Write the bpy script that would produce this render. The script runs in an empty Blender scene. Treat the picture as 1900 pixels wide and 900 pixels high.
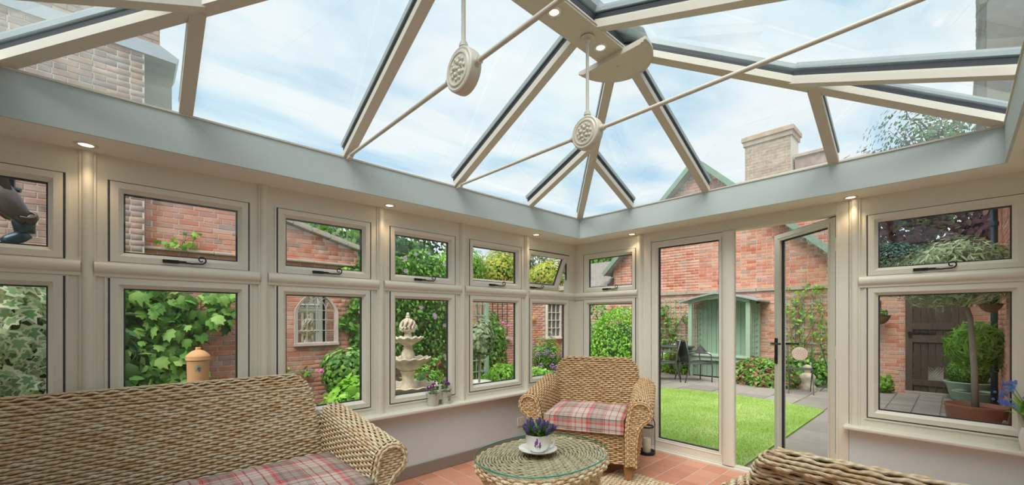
import bpy, bmesh, math, random
import numpy as np
from mathutils import Vector, Matrix, Euler
C = bpy.context
scene = C.scene
COL = scene.collection
random.seed(7); RNG = np.random.default_rng(7)
PI = math.pi

# ------------------------------------------------------------------ camera
F_PX, YAW, V0, EYE = 765.27, 0.82297411, 591.5, 1.30      # focal length in px of the 1900x900 frame, heading, horizon row, eye height
cam_d = bpy.data.cameras.new('camera'); cam = bpy.data.objects.new('camera', cam_d); COL.objects.link(cam)
cam.location = (0, 0, EYE)
cam.rotation_euler = (PI/2, 0, YAW-PI/2)
cam_d.sensor_fit = 'HORIZONTAL'; cam_d.sensor_width = 36.0
cam_d.lens = 36.0*F_PX/1900.0
cam_d.shift_y = (V0-450.0)/1900.0
cam_d.clip_start = 0.02; cam_d.clip_end = 500
scene.camera = cam

# ------------------------------------------------------------------ view, sky, sun
scene.view_settings.view_transform = 'Standard'
scene.view_settings.look = 'None'
scene.view_settings.gamma = 1.0
scene.view_settings.use_curve_mapping = False
scene.view_settings.exposure = 0.55
try:
    scene.cycles.use_denoising = True
    scene.cycles.max_bounces = 12
    scene.cycles.diffuse_bounces = 8
    scene.cycles.glossy_bounces = 4
    scene.cycles.transparent_max_bounces = 24
    scene.cycles.sample_clamp_indirect = 6.0
    scene.cycles.caustics_reflective = False
    scene.cycles.caustics_refractive = False
except Exception:
    pass

def sky():
    w = bpy.data.worlds.new('sky'); scene.world = w; w.use_nodes = True
    nt = w.node_tree; n = nt.nodes; l = nt.links; n.clear()
    out = n.new('ShaderNodeOutputWorld'); bg = n.new('ShaderNodeBackground')
    tc = n.new('ShaderNodeTexCoord'); sep = n.new('ShaderNodeSeparateXYZ')
    l.new(tc.outputs['Generated'], sep.inputs[0])
    mx = n.new('ShaderNodeMath'); mx.operation = 'MAXIMUM'; mx.inputs[1].default_value = 0.06
    l.new(sep.outputs['Z'], mx.inputs[0])
    dx = n.new('ShaderNodeMath'); dx.operation = 'DIVIDE'; l.new(sep.outputs['X'], dx.inputs[0]); l.new(mx.outputs[0], dx.inputs[1])
    dy = n.new('ShaderNodeMath'); dy.operation = 'DIVIDE'; l.new(sep.outputs['Y'], dy.inputs[0]); l.new(mx.outputs[0], dy.inputs[1])
    cb = n.new('ShaderNodeCombineXYZ'); l.new(dx.outputs[0], cb.inputs[0]); l.new(dy.outputs[0], cb.inputs[1])
    mp = n.new('ShaderNodeMapping'); mp.inputs['Rotation'].default_value = (0, 0, 0.5); mp.inputs['Scale'].default_value = (1.0, 2.0, 1.0)
    mp.inputs['Location'].default_value = (0.35, 1.2, 0)
    l.new(cb.outputs[0], mp.inputs[0])
    nz = n.new('ShaderNodeTexNoise'); nz.inputs['Scale'].default_value = 0.75; nz.inputs['Detail'].default_value = 8; nz.inputs['Roughness'].default_value = 0.52
    nz.inputs['Distortion'].default_value = 0.35
    l.new(mp.outputs[0], nz.inputs['Vector'])
    cr = n.new('ShaderNodeValToRGB'); e = cr.color_ramp.elements
    e[0].position = 0.37; e[0].color = (0.42, 0.60, 0.77, 1)
    e[1].position = 0.56; e[1].color = (0.80, 0.82, 0.85, 1)
    m = cr.color_ramp.elements.new(0.47); m.color = (0.64, 0.745, 0.82, 1)
    l.new(nz.outputs['Fac'], cr.inputs[0])
    # the horizon is milkier than the zenith
    hz = n.new('ShaderNodeMapRange'); hz.inputs['From Min'].default_value = 0.0; hz.inputs['From Max'].default_value = 0.25
    hz.inputs['To Min'].default_value = 1.0; hz.inputs['To Max'].default_value = 0.0
    l.new(sep.outputs['Z'], hz.inputs['Value'])
    mixc = n.new('ShaderNodeMix'); mixc.data_type = 'RGBA'
    l.new(hz.outputs[0], mixc.inputs['Factor']); l.new(cr.outputs[0], mixc.inputs['A']); mixc.inputs['B'].default_value = (0.80, 0.84, 0.86, 1)
    l.new(mixc.outputs['Result'], bg.inputs['Color'])
    bg.inputs['Strength'].default_value = 0.80
    l.new(bg.outputs[0], out.inputs[0])
sky()
sun_d = bpy.data.lights.new('sun', 'SUN'); sun_d.energy = 3.2; sun_d.angle = math.radians(50); sun_d.color = (1.0, 0.95, 0.86)
sun = bpy.data.objects.new('sun', sun_d); COL.objects.link(sun)
sun.rotation_euler = Vector((0.60, 0.24, -1.0)).to_track_quat('-Z', 'Y').to_euler()   # behind the camera, high

# ------------------------------------------------------------------ projecting points of the photograph
CS, SN = math.cos(YAW), math.sin(YAW)
def pray(u, v):
    r = u-950.0
    return (r*SN+F_PX*CS, -r*CS+F_PX*SN, V0-v)
def onx(u, v, x):
    a, b, z = pray(u, v); t = x/a; return Vector((x, b*t, EYE+z*t))
def ony(u, v, y):
    a, b, z = pray(u, v); t = y/b; return Vector((a*t, y, EYE+z*t))
def onz(u, v, z0):
    a, b, z = pray(u, v); t = (z0-EYE)/z; return Vector((a*t, b*t, z0))
def proj_np(P):
    P = np.asarray(P, float).reshape(-1, 3)
    r = P[:, 0]*SN-P[:, 1]*CS; f = P[:, 0]*CS+P[:, 1]*SN
    f = np.where(f < 0.05, np.nan, f)
    return 950+F_PX*r/f, V0-F_PX*(P[:, 2]-EYE)/f, f
PANES = [(0,325,97,457),(0,525,97,735),(229,360,440,490),(229,533,440,715),(526,404,665,503),(526,545,665,745),(728,430,828,518),
         (728,555,828,735),(873,458,948,527),(873,560,948,710),(983,480,1045,540),(985,560,1043,700),(1095,470,1175,536),
         (1095,563,1175,665),(1222,405,1336,842),(1362,405,1535,860),(1633,383,1874,498),(1630,545,1870,790)]
def seen(P, rects=PANES, pad=4):
    """a score per point: 1/depth where the point falls inside a pane of the photograph, else 0"""
    u, v, f = proj_np(P)
    ok = np.zeros(len(u), bool)
    for x0, y0, x1, y1 in rects:
        ok |= (u > x0-pad) & (u < x1+pad) & (v > y0-pad) & (v < y1+pad)
    return np.where(ok & np.isfinite(f), 1.0/np.maximum(np.nan_to_num(f, nan=1e9), .05), 0.0)
ANYWHERE = [(0, 0, 1900, 900)]

# ------------------------------------------------------------------ tagging
def tag(o, label=None, cat=None, group=None, kind=None):
    if label: o['label'] = label
    if cat: o['category'] = cat
    if group: o['group'] = group
    if kind: o['kind'] = kind
    return o
def thing(name, label, cat, loc=(0, 0, 0), rz=0.0, group=None, kind=None):
    o = bpy.data.objects.new(name, None); COL.objects.link(o)
    o.empty_display_size = 0.1
    o.location = loc; o.rotation_euler = (0, 0, rz)
    return tag(o, label, cat, group, kind)
def setting(name, label=None, loc=(0, 0, 0)):
    o = bpy.data.objects.new(name, None); COL.objects.link(o); o.location = loc
    o['kind'] = 'structure'
    if label: o['label'] = label
    return o
def put(name, mesh, parent=None, loc=(0, 0, 0), rot=(0, 0, 0), scale=(1, 1, 1)):
    o = bpy.data.objects.new(name, mesh); COL.objects.link(o)
    o.parent = parent; o.location = loc; o.rotation_euler = rot; o.scale = scale
    return o
def kids(o, _c={}):
    return list(o.children)
def copy_tree(o, parent=None):
    c = o.copy(); COL.objects.link(c); c.parent = parent
    for ch in list(o.children): copy_tree(ch, c)
    return c
def dup(o, loc, rz, label, group=None):
    c = copy_tree(o); c.location = loc; c.rotation_euler = (0, 0, rz); c['label'] = label
    if group: c['group'] = group
    return c

# ------------------------------------------------------------------ geometry collector
class G:
    def __init__(s): s.v = []; s.f = []; s.m = []; s.cur = 0
    def add(s, vs, fs):
        b = len(s.v); s.v.extend([tuple(p) for p in vs]); s.f.extend([tuple(i+b for i in f) for f in fs]); s.m.extend([s.cur]*len(fs)); return s
    def box(s, x0, y0, z0, x1, y1, z1):
        x0, x1 = min(x0, x1), max(x0, x1); y0, y1 = min(y0, y1), max(y0, y1); z0, z1 = min(z0, z1), max(z0, z1)
        return s.add([(x0,y0,z0),(x1,y0,z0),(x1,y1,z0),(x0,y1,z0),(x0,y0,z1),(x1,y0,z1),(x1,y1,z1),(x0,y1,z1)],
                     [(0,3,2,1),(4,5,6,7),(0,1,5,4),(1,2,6,5),(2,3,7,6),(3,0,4,7)])
    def obox(s, c, ax, ay, az):
        """box about c with half-axis vectors"""
        c, ax, ay, az = map(Vector, (c, ax, ay, az))
        if ax.cross(ay).dot(az) < 0: ax = -ax
        vs = [c+sx*ax+sy*ay+sz*az for sz in (-1, 1) for sx, sy in ((-1,-1),(1,-1),(1,1),(-1,1))]
        return s.add(vs, [(0,3,2,1),(4,5,6,7),(0,1,5,4),(1,2,6,5),(2,3,7,6),(3,0,4,7)])
    def beam(s, p0, p1, w, h, up=(0, 0, 1), off=0.0):
        """a bar from p0 to p1, w wide, h tall; p0-p1 is its lower centre line lifted by off"""
        p0, p1, up = Vector(p0), Vector(p1), Vector(up); d = p1-p0
        sd = d.cross(up).normalized(); u = sd.cross(d).normalized()
        return s.obox((p0+p1)/2+u*(off+h/2), d/2, sd*w/2, u*h/2)
    def cyl(s, p0, p1, r0, r1=None, n=10, cap=True):
        r1 = r0 if r1 is None else r1
        return s.tube([p0, p1], [r0, r1], n, cap=cap)
    def tube(s, pts, r, n=8, closed=False, cap=True, flat=1.0, up=None):
        pts = [Vector(p) for p in pts]; N = len(pts)
        rs = [r]*N if not hasattr(r, '__len__') else list(r)
        T = []
        for i in range(N):
            a = pts[(i-1) % N] if (closed or i > 0) else pts[i]; b = pts[(i+1) % N] if (closed or i < N-1) else pts[i]
            T.append((b-a).normalized() if (b-a).length > 1e-9 else Vector((0, 0, 1)))
        up = Vector(up) if up is not None else (Vector((0, 0, 1)) if abs(T[0].z) < .9 else Vector((1, 0, 0)))
        nrm = (up-T[0]*up.dot(T[0])).normalized(); base = len(s.v); vs = []
        for i in range(N):
            nrm = nrm-T[i]*nrm.dot(T[i])
            nrm = nrm.normalized() if nrm.length > 1e-6 else T[i].orthogonal().normalized()
            bi = T[i].cross(nrm)
            for k in range(n):
                a = 2*PI*k/n; vs.append(pts[i]+(nrm*math.cos(a)*flat+bi*math.sin(a))*rs[i])
        fs = []
        for i in range(N if closed else N-1):
            j = (i+1) % N
            for k in range(n): fs.append((i*n+k, i*n+(k+1) % n, j*n+(k+1) % n, j*n+k))
        if cap and not closed: fs.append(tuple(range(n))[::-1]); fs.append(tuple((N-1)*n+k for k in range(n)))
        return s.add(vs, fs)
    def lathe(s, prof, n=24, c=(0, 0, 0), sx=1.0, sy=1.0, wob=None, cap=True):
        """prof: (r, z) list from bottom to top"""
        vs = []; N = len(prof)
        for i, (r, z) in enumerate(prof):
            for k in range(n):
                a = 2*PI*k/n; w = wob(i, a) if wob else (1.0, 0.0)
                vs.append((c[0]+r*w[0]*sx*math.cos(a), c[1]+r*w[0]*sy*math.sin(a), c[2]+z+w[1]))
        fs = [(i*n+k, i*n+(k+1) % n, (i+1)*n+(k+1) % n, (i+1)*n+k) for i in range(N-1) for k in range(n)]
        if cap: fs.append(tuple(range(n))[::-1]); fs.append(tuple((N-1)*n+k for k in range(n)))
        return s.add(vs, fs)
    def prism(s, poly, h, o=(0, 0, 0), ex=(1, 0, 0), ey=(0, 1, 0), ez=(0, 0, 1)):
        """2-D outline (counter-clockwise) in the frame o, ex, ey, pushed h along ez"""
        o, ex, ey, ez = map(Vector, (o, ex, ey, ez)); n = len(poly)
        vs = [o+ex*a+ey*b for a, b in poly]+[o+ex*a+ey*b+ez*h for a, b in poly]
        fs = [tuple(range(n))[::-1], tuple(range(n, 2*n))]+[(i, (i+1) % n, n+(i+1) % n, n+i) for i in range(n)]
        return s.add(vs, fs)
    def ball(s, c, r, n=12, m=8, sx=1, sy=1, sz=1):
        prof = [(max(1e-4, math.sin(PI*i/m))*r, -math.cos(PI*i/m)*r*sz) for i in range(m+1)]
        return s.lathe(prof, n, c, sx, sy)
    def grid(s, fn, nu, nv, cu=False, cv=False):
        U = nu if cu else nu+1; V = nv if cv else nv+1
        vs = [fn(i/nu, j/nv) for j in range(V) for i in range(U)]
        fs = [(j*U+i, j*U+(i+1) % U, ((j+1) % V)*U+(i+1) % U, ((j+1) % V)*U+i) for j in range(nv) for i in range(nu)]
        return s.add(vs, fs)
    def mesh(s, name, mats, smooth=False, recalc=True):
        me = bpy.data.meshes.new(name); me.from_pydata(s.v, [], s.f)
        mats = mats if isinstance(mats, (list, tuple)) else [mats]
        for m in mats: me.materials.append(m)
        if len(mats) > 1: me.polygons.foreach_set('material_index', s.m)
        if recalc:
            bm = bmesh.new(); bm.from_mesh(me); bmesh.ops.recalc_face_normals(bm, faces=bm.faces); bm.to_mesh(me); bm.free()
        if smooth: me.polygons.foreach_set('use_smooth', [True]*len(me.polygons))
        me.update(); return me
    def build(s, name, mats, parent=None, smooth=False, loc=(0, 0, 0), rot=(0, 0, 0), kind=None, bevel=0, auto=None, recalc=True):
        o = put(name, s.mesh(name, mats, smooth or auto is not None, recalc), parent, loc, rot)
        if kind: o['kind'] = kind
        if bevel:
            b = o.modifiers.new('bevel', 'BEVEL'); b.width = bevel; b.segments = 2; b.limit_method = 'ANGLE'; b.angle_limit = math.radians(40)
        if auto is not None:
            me = o.data; bm = bmesh.new(); bm.from_mesh(me)
            for e in bm.edges:
                e.smooth = not (len(e.link_faces) == 2 and e.calc_face_angle(0) > math.radians(auto))
            bm.to_mesh(me); bm.free()
        return o

def arr_mesh(name, V, F4, mats, attrs=None, smooth=False, mi=None):
    """fast mesh from numpy: V (n,3), F (m,k) all of one size"""
    me = bpy.data.meshes.new(name); k = F4.shape[1]; m = len(F4)
    me.vertices.add(len(V)); me.vertices.foreach_set('co', np.ascontiguousarray(V, dtype=np.float32).ravel())
    me.loops.add(m*k); me.loops.foreach_set('vertex_index', np.ascontiguousarray(F4, dtype=np.int32).ravel())
    me.polygons.add(m); me.polygons.foreach_set('loop_start', np.arange(0, m*k, k, dtype=np.int32))
    try: me.polygons.foreach_set('loop_total', np.full(m, k, dtype=np.int32))
    except Exception: pass
    for mm in (mats if isinstance(mats, (list, tuple)) else [mats]): me.materials.append(mm)
    if mi is not None: me.polygons.foreach_set('material_index', np.asarray(mi, dtype=np.int32))
    for an, av in (attrs or {}).items():
        if av.ndim == 1:
            at = me.attributes.new(an, 'FLOAT', 'POINT'); at.data.foreach_set('value', np.ascontiguousarray(av, dtype=np.float32))
        else:
            at = me.attributes.new(an, 'FLOAT_VECTOR', 'POINT'); at.data.foreach_set('vector', np.ascontiguousarray(av, dtype=np.float32).ravel())
    if smooth: me.polygons.foreach_set('use_smooth', np.ones(m, dtype=bool))
    me.update(calc_edges=True); me.validate(); return me

# ------------------------------------------------------------------ materials
class NT:
    def __init__(s, name):
        s.m = bpy.data.materials.new(name); s.m.use_nodes = True; s.t = s.m.node_tree; s.n = s.t.nodes; s.l = s.t.links
        s.n.clear(); s.out = s.n.new('ShaderNodeOutputMaterial')
    def node(s, ty, **kw):
        n = s.n.new(ty)
        for k, v in kw.items():
            if k.startswith('i_'):
                n.inputs[k[2:].replace('_', ' ')].default_value = v
            else: setattr(n, k, v)
        return n
    def link(s, a, b): s.l.new(a, b)
    def math(s, op, a, b=None, c=None):
        n = s.n.new('ShaderNodeMath'); n.operation = op
        for i, x in enumerate((a, b, c)):
            if x is None: continue
            if isinstance(x, (int, float)): n.inputs[i].default_value = x
            else: s.l.new(x, n.inputs[i])
        return n.outputs[0]
    def mix(s, f, a, b, blend='MIX'):
        n = s.n.new('ShaderNodeMix'); n.data_type = 'RGBA'; n.blend_type = blend
        for k, x in (('Factor', f), ('A', a), ('B', b)):
            if isinstance(x, (int, float)): n.inputs[k].default_value = x
            elif isinstance(x, tuple): n.inputs[k].default_value = (*x[:3], 1)
            else: s.l.new(x, n.inputs[k])
        return n.outputs['Result']
    def ramp(s, f, stops, interp='LINEAR'):
        n = s.n.new('ShaderNodeValToRGB'); n.color_ramp.interpolation = interp; e = n.color_ramp.elements
        while len(e) > 1: e.remove(e[-1])
        e[0].position = stops[0][0]; e[0].color = (*stops[0][1], 1)
        for p, c in stops[1:]: q = e.new(p); q.color = (*c, 1)
        s.l.new(f, n.inputs[0]); return n.outputs[0]
    def coord(s, which='Object'): return s.n.new('ShaderNodeTexCoord').outputs[which]
    def noise(s, vec, scale, detail=3, rough=.5, out='Fac'):
        n = s.n.new('ShaderNodeTexNoise'); n.inputs['Scale'].default_value = scale; n.inputs['Detail'].default_value = detail; n.inputs['Roughness'].default_value = rough
        s.l.new(vec, n.inputs['Vector']); return n.outputs[out]
    def scaled(s, vec, sc):
        n = s.n.new('ShaderNodeMapping'); n.inputs['Scale'].default_value = sc; s.l.new(vec, n.inputs[0]); return n.outputs[0]
    def rand(s):
        """one random number per object and per loose piece"""
        a = s.n.new('ShaderNodeObjectInfo').outputs['Random']; b = s.n.new('ShaderNodeNewGeometry').outputs['Random Per Island']
        return s.math('FRACT', s.math('ADD', a, s.math('MULTIPLY', b, 7.31)))
    def bump(s, h, strength=.3, dist=.01):
        n = s.n.new('ShaderNodeBump'); n.inputs['Strength'].default_value = strength; n.inputs['Distance'].default_value = dist
        s.l.new(h, n.inputs['Height']); return n.outputs[0]
    def pbr(s, col, rough=.5, metal=0, normal=None, spec=None, coat=0, trans=None):
        p = s.n.new('ShaderNodeBsdfPrincipled')
        for k, x in (('Base Color', col), ('Roughness', rough), ('Metallic', metal)):
            if isinstance(x, (int, float)): p.inputs[k].default_value = x
            elif isinstance(x, tuple): p.inputs[k].default_value = (*x[:3], 1)
            else: s.l.new(x, p.inputs[k])
        if normal is not None: s.l.new(normal, p.inputs['Normal'])
        if spec is not None: p.inputs['Specular IOR Level'].default_value = spec
        if coat: p.inputs['Coat Weight'].default_value = coat
        if trans: 
            tr = s.n.new('ShaderNodeBsdfTranslucent')
            if isinstance(col, tuple): tr.inputs[0].default_value = (*col[:3], 1)
            else: s.l.new(col, tr.inputs[0])
            mx = s.n.new('ShaderNodeMixShader'); mx.inputs[0].default_value = trans
            s.l.new(p.outputs[0], mx.inputs[1]); s.l.new(tr.outputs[0], mx.inputs[2]); s.l.new(mx.outputs[0], s.out.inputs[0])
        else: s.l.new(p.outputs[0], s.out.inputs[0])
        return s.m

def srgb(r, g, b):
    f = lambda c: c/12.92 if c <= .04045 else ((c+.055)/1.055)**2.4
    return (f(r/255), f(g/255), f(b/255))
def simple(name, col, rough=.5, metal=0, var=.06, vs=14, bump=0, bs=60, **kw):
    t = NT(name); co = t.coord(); nz = t.noise(co, vs, 4)
    c = t.mix(nz, tuple(x*(1-var) for x in col), tuple(min(1, x*(1+var)) for x in col))
    nrm = t.bump(t.noise(co, bs, 4), bump, .004) if bump else None
    return t.pbr(c, rough, metal, nrm, **kw)

M = {}
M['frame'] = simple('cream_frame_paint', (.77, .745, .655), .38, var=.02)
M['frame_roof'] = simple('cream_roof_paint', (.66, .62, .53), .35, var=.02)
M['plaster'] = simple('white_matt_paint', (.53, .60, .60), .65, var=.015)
M['dwarf'] = simple('pale_grey_wall_paint', (.67, .75, .77), .7, var=.02, vs=3)
M['soffit'] = simple('soffit_paint', (.84, .82, .77), .7, var=.01)
M['black'] = simple('black_rubber', (.02, .022, .025), .45, var=.1)
M['iron'] = simple('wrought_iron_black', (.018, .018, .02), .35, .3, var=.1)
M['alu'] = simple('grey_aluminium', (.30, .34, .36), .35, .2, var=.05)
M['gasket_and_gap'] = simple('dark_gasket_and_gap', (.03, .035, .045), .5, var=.1)
M['grout'] = simple('grey_grout', (.62, .57, .50), .8, var=.1)
M['mortar'] = simple('lime_mortar', (.70, .62, .53), .9, var=.12, vs=9)
M['mortar_grey'] = simple('grey_mortar', (.30, .27, .24), .9, var=.18, vs=9)
M['baseboard'] = simple('taupe_skirting_paint', (.28, .25, .22), .5, var=.03)
M['white_china'] = simple('white_china', (.80, .80, .78), .12, var=.01, coat=.5)
M['wood_leg'] = None
def glass_mat(name, tint, rough=0.0, haze=0.0, fres=1.5, hazecol=(.8, .85, .85)):
    t = NT(name)
    tr = t.n.new('ShaderNodeBsdfTransparent'); tr.inputs[0].default_value = (*tint, 1)
    gl = t.n.new('ShaderNodeBsdfGlossy'); gl.inputs['Roughness'].default_value = rough; gl.inputs['Color'].default_value = (1, 1, 1, 1)
    fr = t.n.new('ShaderNodeFresnel'); fr.inputs['IOR'].default_value = fres
    mx = t.n.new('ShaderNodeMixShader'); bf = t.n.new('ShaderNodeNewGeometry').outputs['Backfacing']; t.link(t.math('MULTIPLY', fr.outputs[0], t.math('SUBTRACT', 1.0, bf)), mx.inputs[0]); t.link(tr.outputs[0], mx.inputs[1]); t.link(gl.outputs[0], mx.inputs[2])
    last = mx.outputs[0]
    if haze:  # haze of reflected light on the glass, mixed in as a translucent tint
        df = t.n.new('ShaderNodeBsdfTranslucent'); df.inputs[0].default_value = (*hazecol, 1)
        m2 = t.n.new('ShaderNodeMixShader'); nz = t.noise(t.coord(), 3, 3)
        t.link(t.math('MULTIPLY', nz, haze*2), m2.inputs[0]); t.link(last, m2.inputs[1]); t.link(df.outputs[0], m2.inputs[2]); last = m2.outputs[0]
    t.link(last, t.out.inputs[0]); return t.m
M['glass'] = glass_mat('window_glass', (.985, .99, .985))
M['roof_glass'] = glass_mat('blue_tinted_roof_glass', (.955, .98, .985), haze=.048, hazecol=(.72, .85, .80))  # greenish reflection haze put into the pane colour
M['table_glass'] = glass_mat('table_glass', (.97, .985, .975), fres=2.1)
M['glass_edge'] = simple('green_glass_edge', (.02, .28, .20), .1, var=.05)
M['clear'] = glass_mat('lantern_glass', (.97, .98, .98))

def brick_mat(name, stops, rough=.85):
    t = NT(name); r = t.rand(); base = t.ramp(r, stops, 'LINEAR')
    co = t.coord('Generated') if False else t.node('ShaderNodeNewGeometry').outputs['Position']
    n1 = t.noise(co, 26, 5, .6); n2 = t.noise(co, 5, 3)
    c = t.mix(t.math('MULTIPLY', n1, .22), base, tuple(x*.5 for x in stops[0][1]), 'MIX')
    c = t.mix(t.math('MULTIPLY', t.math('SUBTRACT', n2, .42), 1.2), c, (.74, .58, .50), 'MIX')
    return t.pbr(c, rough, 0, t.bump(n1, .5, .006), spec=.2)
RED = [(0, (.55, .17, .10)), (.18, (.66, .25, .16)), (.38, (.70, .31, .21)), (.55, (.76, .39, .26)), (.68, (.56, .26, .19)), (.78, (.66, .34, .25)), (.88, (.38, .26, .22)), (.94, (.74, .46, .34)), (1, (.34, .27, .24))]
REDW = [(0, (.66, .24, .14)), (.3, (.74, .36, .25)), (.5, (.70, .42, .32)), (.7, (.80, .42, .27)), (.85, (.62, .38, .30)), (1, (.56, .42, .34))]
DARKB = [(0, (.30, .19, .15)), (.3, (.42, .24, .17)), (.5, (.25, .20, .18)), (.7, (.46, .28, .20)), (.85, (.22, .18, .17)), (1, (.50, .34, .26))]
M['brick'] = brick_mat('red_brick', RED)
M['brick_worn'] = brick_mat('worn_red_brick', REDW)
M['brick_dark'] = brick_mat('brown_brick', DARKB)
M['brick_stack'] = brick_mat('buff_brick', [(0, (.42, .28, .20)), (.5, (.52, .38, .28)), (1, (.36, .26, .21))])
M['stone'] = simple('weathered_stone', (.42, .38, .31), .9, var=.3, vs=12, bump=.5)
M['stone_pale'] = None

def wicker_mat(name, cols):
    """twisted sea-grass: 'rope' holds (length along the strand, angle round it, strand number)"""
    t = NT(name); at = t.node('ShaderNodeAttribute', attribute_name='rope'); sp = t.n.new('ShaderNodeSeparateXYZ'); t.link(at.outputs['Vector'], sp.inputs[0])
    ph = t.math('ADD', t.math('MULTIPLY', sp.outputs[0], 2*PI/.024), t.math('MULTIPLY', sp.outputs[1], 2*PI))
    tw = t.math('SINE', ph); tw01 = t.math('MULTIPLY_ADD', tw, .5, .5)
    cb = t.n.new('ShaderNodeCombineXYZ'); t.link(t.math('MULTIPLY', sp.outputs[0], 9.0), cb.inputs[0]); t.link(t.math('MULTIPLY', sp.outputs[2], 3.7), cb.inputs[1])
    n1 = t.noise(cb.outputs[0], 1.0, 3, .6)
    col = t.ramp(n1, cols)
    c2 = t.mix(t.math('MULTIPLY', t.math('SUBTRACT', 1.0, tw01), .30), col, (.16, .09, .04))  # shade in the grooves of the twist, darkened in the colour
    return t.pbr(c2, .7, 0, t.bump(tw01, .55, .003), spec=.25)
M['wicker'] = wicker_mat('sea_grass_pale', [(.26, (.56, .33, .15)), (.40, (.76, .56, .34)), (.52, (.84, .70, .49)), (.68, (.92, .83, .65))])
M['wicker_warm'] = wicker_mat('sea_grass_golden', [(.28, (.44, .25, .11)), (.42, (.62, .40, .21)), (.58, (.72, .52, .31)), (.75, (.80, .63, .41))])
M['dark_tile'] = simple('dark_hanging_tile', (.075, .065, .055), .8, var=.4, vs=9)
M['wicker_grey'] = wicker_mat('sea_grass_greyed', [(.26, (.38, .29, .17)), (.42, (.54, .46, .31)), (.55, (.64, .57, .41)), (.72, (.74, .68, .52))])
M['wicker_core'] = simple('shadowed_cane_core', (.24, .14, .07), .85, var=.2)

def plaid():
    t = NT('plaid_cushion_cloth'); co = t.coord('Object'); sp = t.n.new('ShaderNodeSeparateXYZ'); t.link(co, sp.inputs[0])
    x = sp.outputs[0]; y = t.math('ADD', sp.outputs[1], sp.outputs[2])
    P = .27
    beige = (.47, .40, .35); pale = (.66, .60, .55); red = (.48, .04, .06); pink = (.74, .20, .20); grey = (.20, .16, .17); tau = (.36, .30, .27)
    stops = [(0, pale), (.10, red), (.125, pale), (.30, red), (.325, pale), (.43, pink), (.465, red), (.485, pink), (.53, tau), (.56, grey), (.585, tau), (.62, beige), (.72, grey), (.735, beige), (.85, tau), (.93, pink), (.955, pale), (.97, red), (.99, pale)]
    def bands(c, off):
        f = t.math('FRACT', t.math('ADD', t.math('DIVIDE', c, P), off)); return t.ramp(f, stops, 'CONSTANT')
    a = bands(x, .32); b = bands(y, .57)
    wv = t.n.new('ShaderNodeTexChecker'); wv.inputs['Scale'].default_value = 700; t.link(co, wv.inputs['Vector'])
    c = t.mix(.5, a, b, 'MIX'); c = t.mix(.35, c, t.mix(1.0, a, b, 'MULTIPLY'))
    c = t.mix(.08, c, wv.outputs['Color'], 'MULTIPLY')
    return t.pbr(c, .9, 0, t.bump(t.noise(co, 500, 2), .2, .001), spec=.15)
M['plaid'] = plaid()

def leaf_mat(name, stops, trans=.35, rough=.5, edge=None):
    t = NT(name); c = t.ramp(t.rand(), stops)
    if edge:
        at = t.node('ShaderNodeAttribute', attribute_name='edge'); f = t.math('GREATER_THAN', t.math('ADD', at.outputs['Fac'], t.math('MULTIPLY', t.noise(t.node('ShaderNodeNewGeometry').outputs['Position'], 40, 2), .5)), .86)
        c = t.mix(f, c, edge)
    return t.pbr(c, rough, 0, spec=.35, trans=trans)
G1 = [(0, (.04, .15, .02)), (.35, (.10, .29, .04)), (.7, (.22, .46, .08)), (1, (.40, .62, .18))]
M['leaf'] = leaf_mat('fresh_green_leaf', G1)
M['leaf_bright'] = leaf_mat('bright_green_leaf', [(0, (.12, .32, .03)), (.5, (.26, .56, .06)), (1, (.45, .72, .14))])
M['leaf_dark'] = leaf_mat('dark_glossy_leaf', [(0, (.02, .07, .02)), (.5, (.05, .15, .035)), (1, (.12, .27, .07))], .2, .35)
M['leaf_ivy'] = leaf_mat('variegated_ivy_leaf', [(0, (.12, .30, .09)), (.5, (.26, .44, .18)), (1, (.46, .60, .34))], .25, .45, edge=(.70, .76, .52))
M['leaf_olive'] = leaf_mat('olive_leaf', [(0, (.13, .20, .09)), (.5, (.27, .36, .19)), (1, (.48, .56, .38))], .3)
M['leaf_yellow'] = leaf_mat('golden_leaf', [(0, (.20, .38, .04)), (.5, (.42, .55, .07)), (.8, (.70, .62, .10)), (1, (.80, .50, .12))])
M['leaf_beech'] = leaf_mat('copper_beech_leaf', [(0, (.05, .02, .03)), (.5, (.12, .05, .06)), (.8, (.22, .11, .10)), (1, (.12, .18, .07))], .3, .4)
M['leaf_yew'] = leaf_mat('yew_needles', [(0, (.02, .07, .06)), (.6, (.05, .15, .12)), (1, (.10, .22, .16))], .1, .6)
M['leaf_red'] = leaf_mat('green_and_red_leaf', [(0, (.10, .30, .05)), (.55, (.24, .48, .10)), (.75, (.35, .50, .14)), (.82, (.50, .10, .12)), (1, (.62, .22, .22))])
M['stem'] = simple('brown_stem', (.16, .11, .06), .8, var=.3, vs=30)
M['stem_green'] = simple('green_stem', (.18, .30, .09), .6, var=.2)
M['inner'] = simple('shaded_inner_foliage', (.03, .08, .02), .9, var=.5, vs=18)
def petal(name, col): return simple(name, col, .6, var=.25, vs=60, trans=.3)
M['purple'] = petal('purple_petals', (.30, .08, .38)); M['lilac'] = petal('lilac_petals', (.58, .36, .66)); M['pinkp'] = petal('pink_petals', (.80, .28, .52))
M['blue'] = petal('forget_me_not_blue', (.18, .32, .80)); M['lavender'] = petal('lavender_florets', (.11, .10, .24)); M['redp'] = petal('red_petals', (.70, .05, .05)); M['whitep'] = petal('white_petals', (.85, .85, .78))
M['terracotta'] = simple('terracotta', (.62, .32, .15), .8, var=.12, vs=8, bump=.2)
M['terra_brown'] = simple('brown_glazed_clay', (.24, .10, .06), .45, var=.15, vs=6)
M['celadon'] = simple('pale_green_glaze', (.38, .55, .42), .35, var=.12, vs=5)
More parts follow.
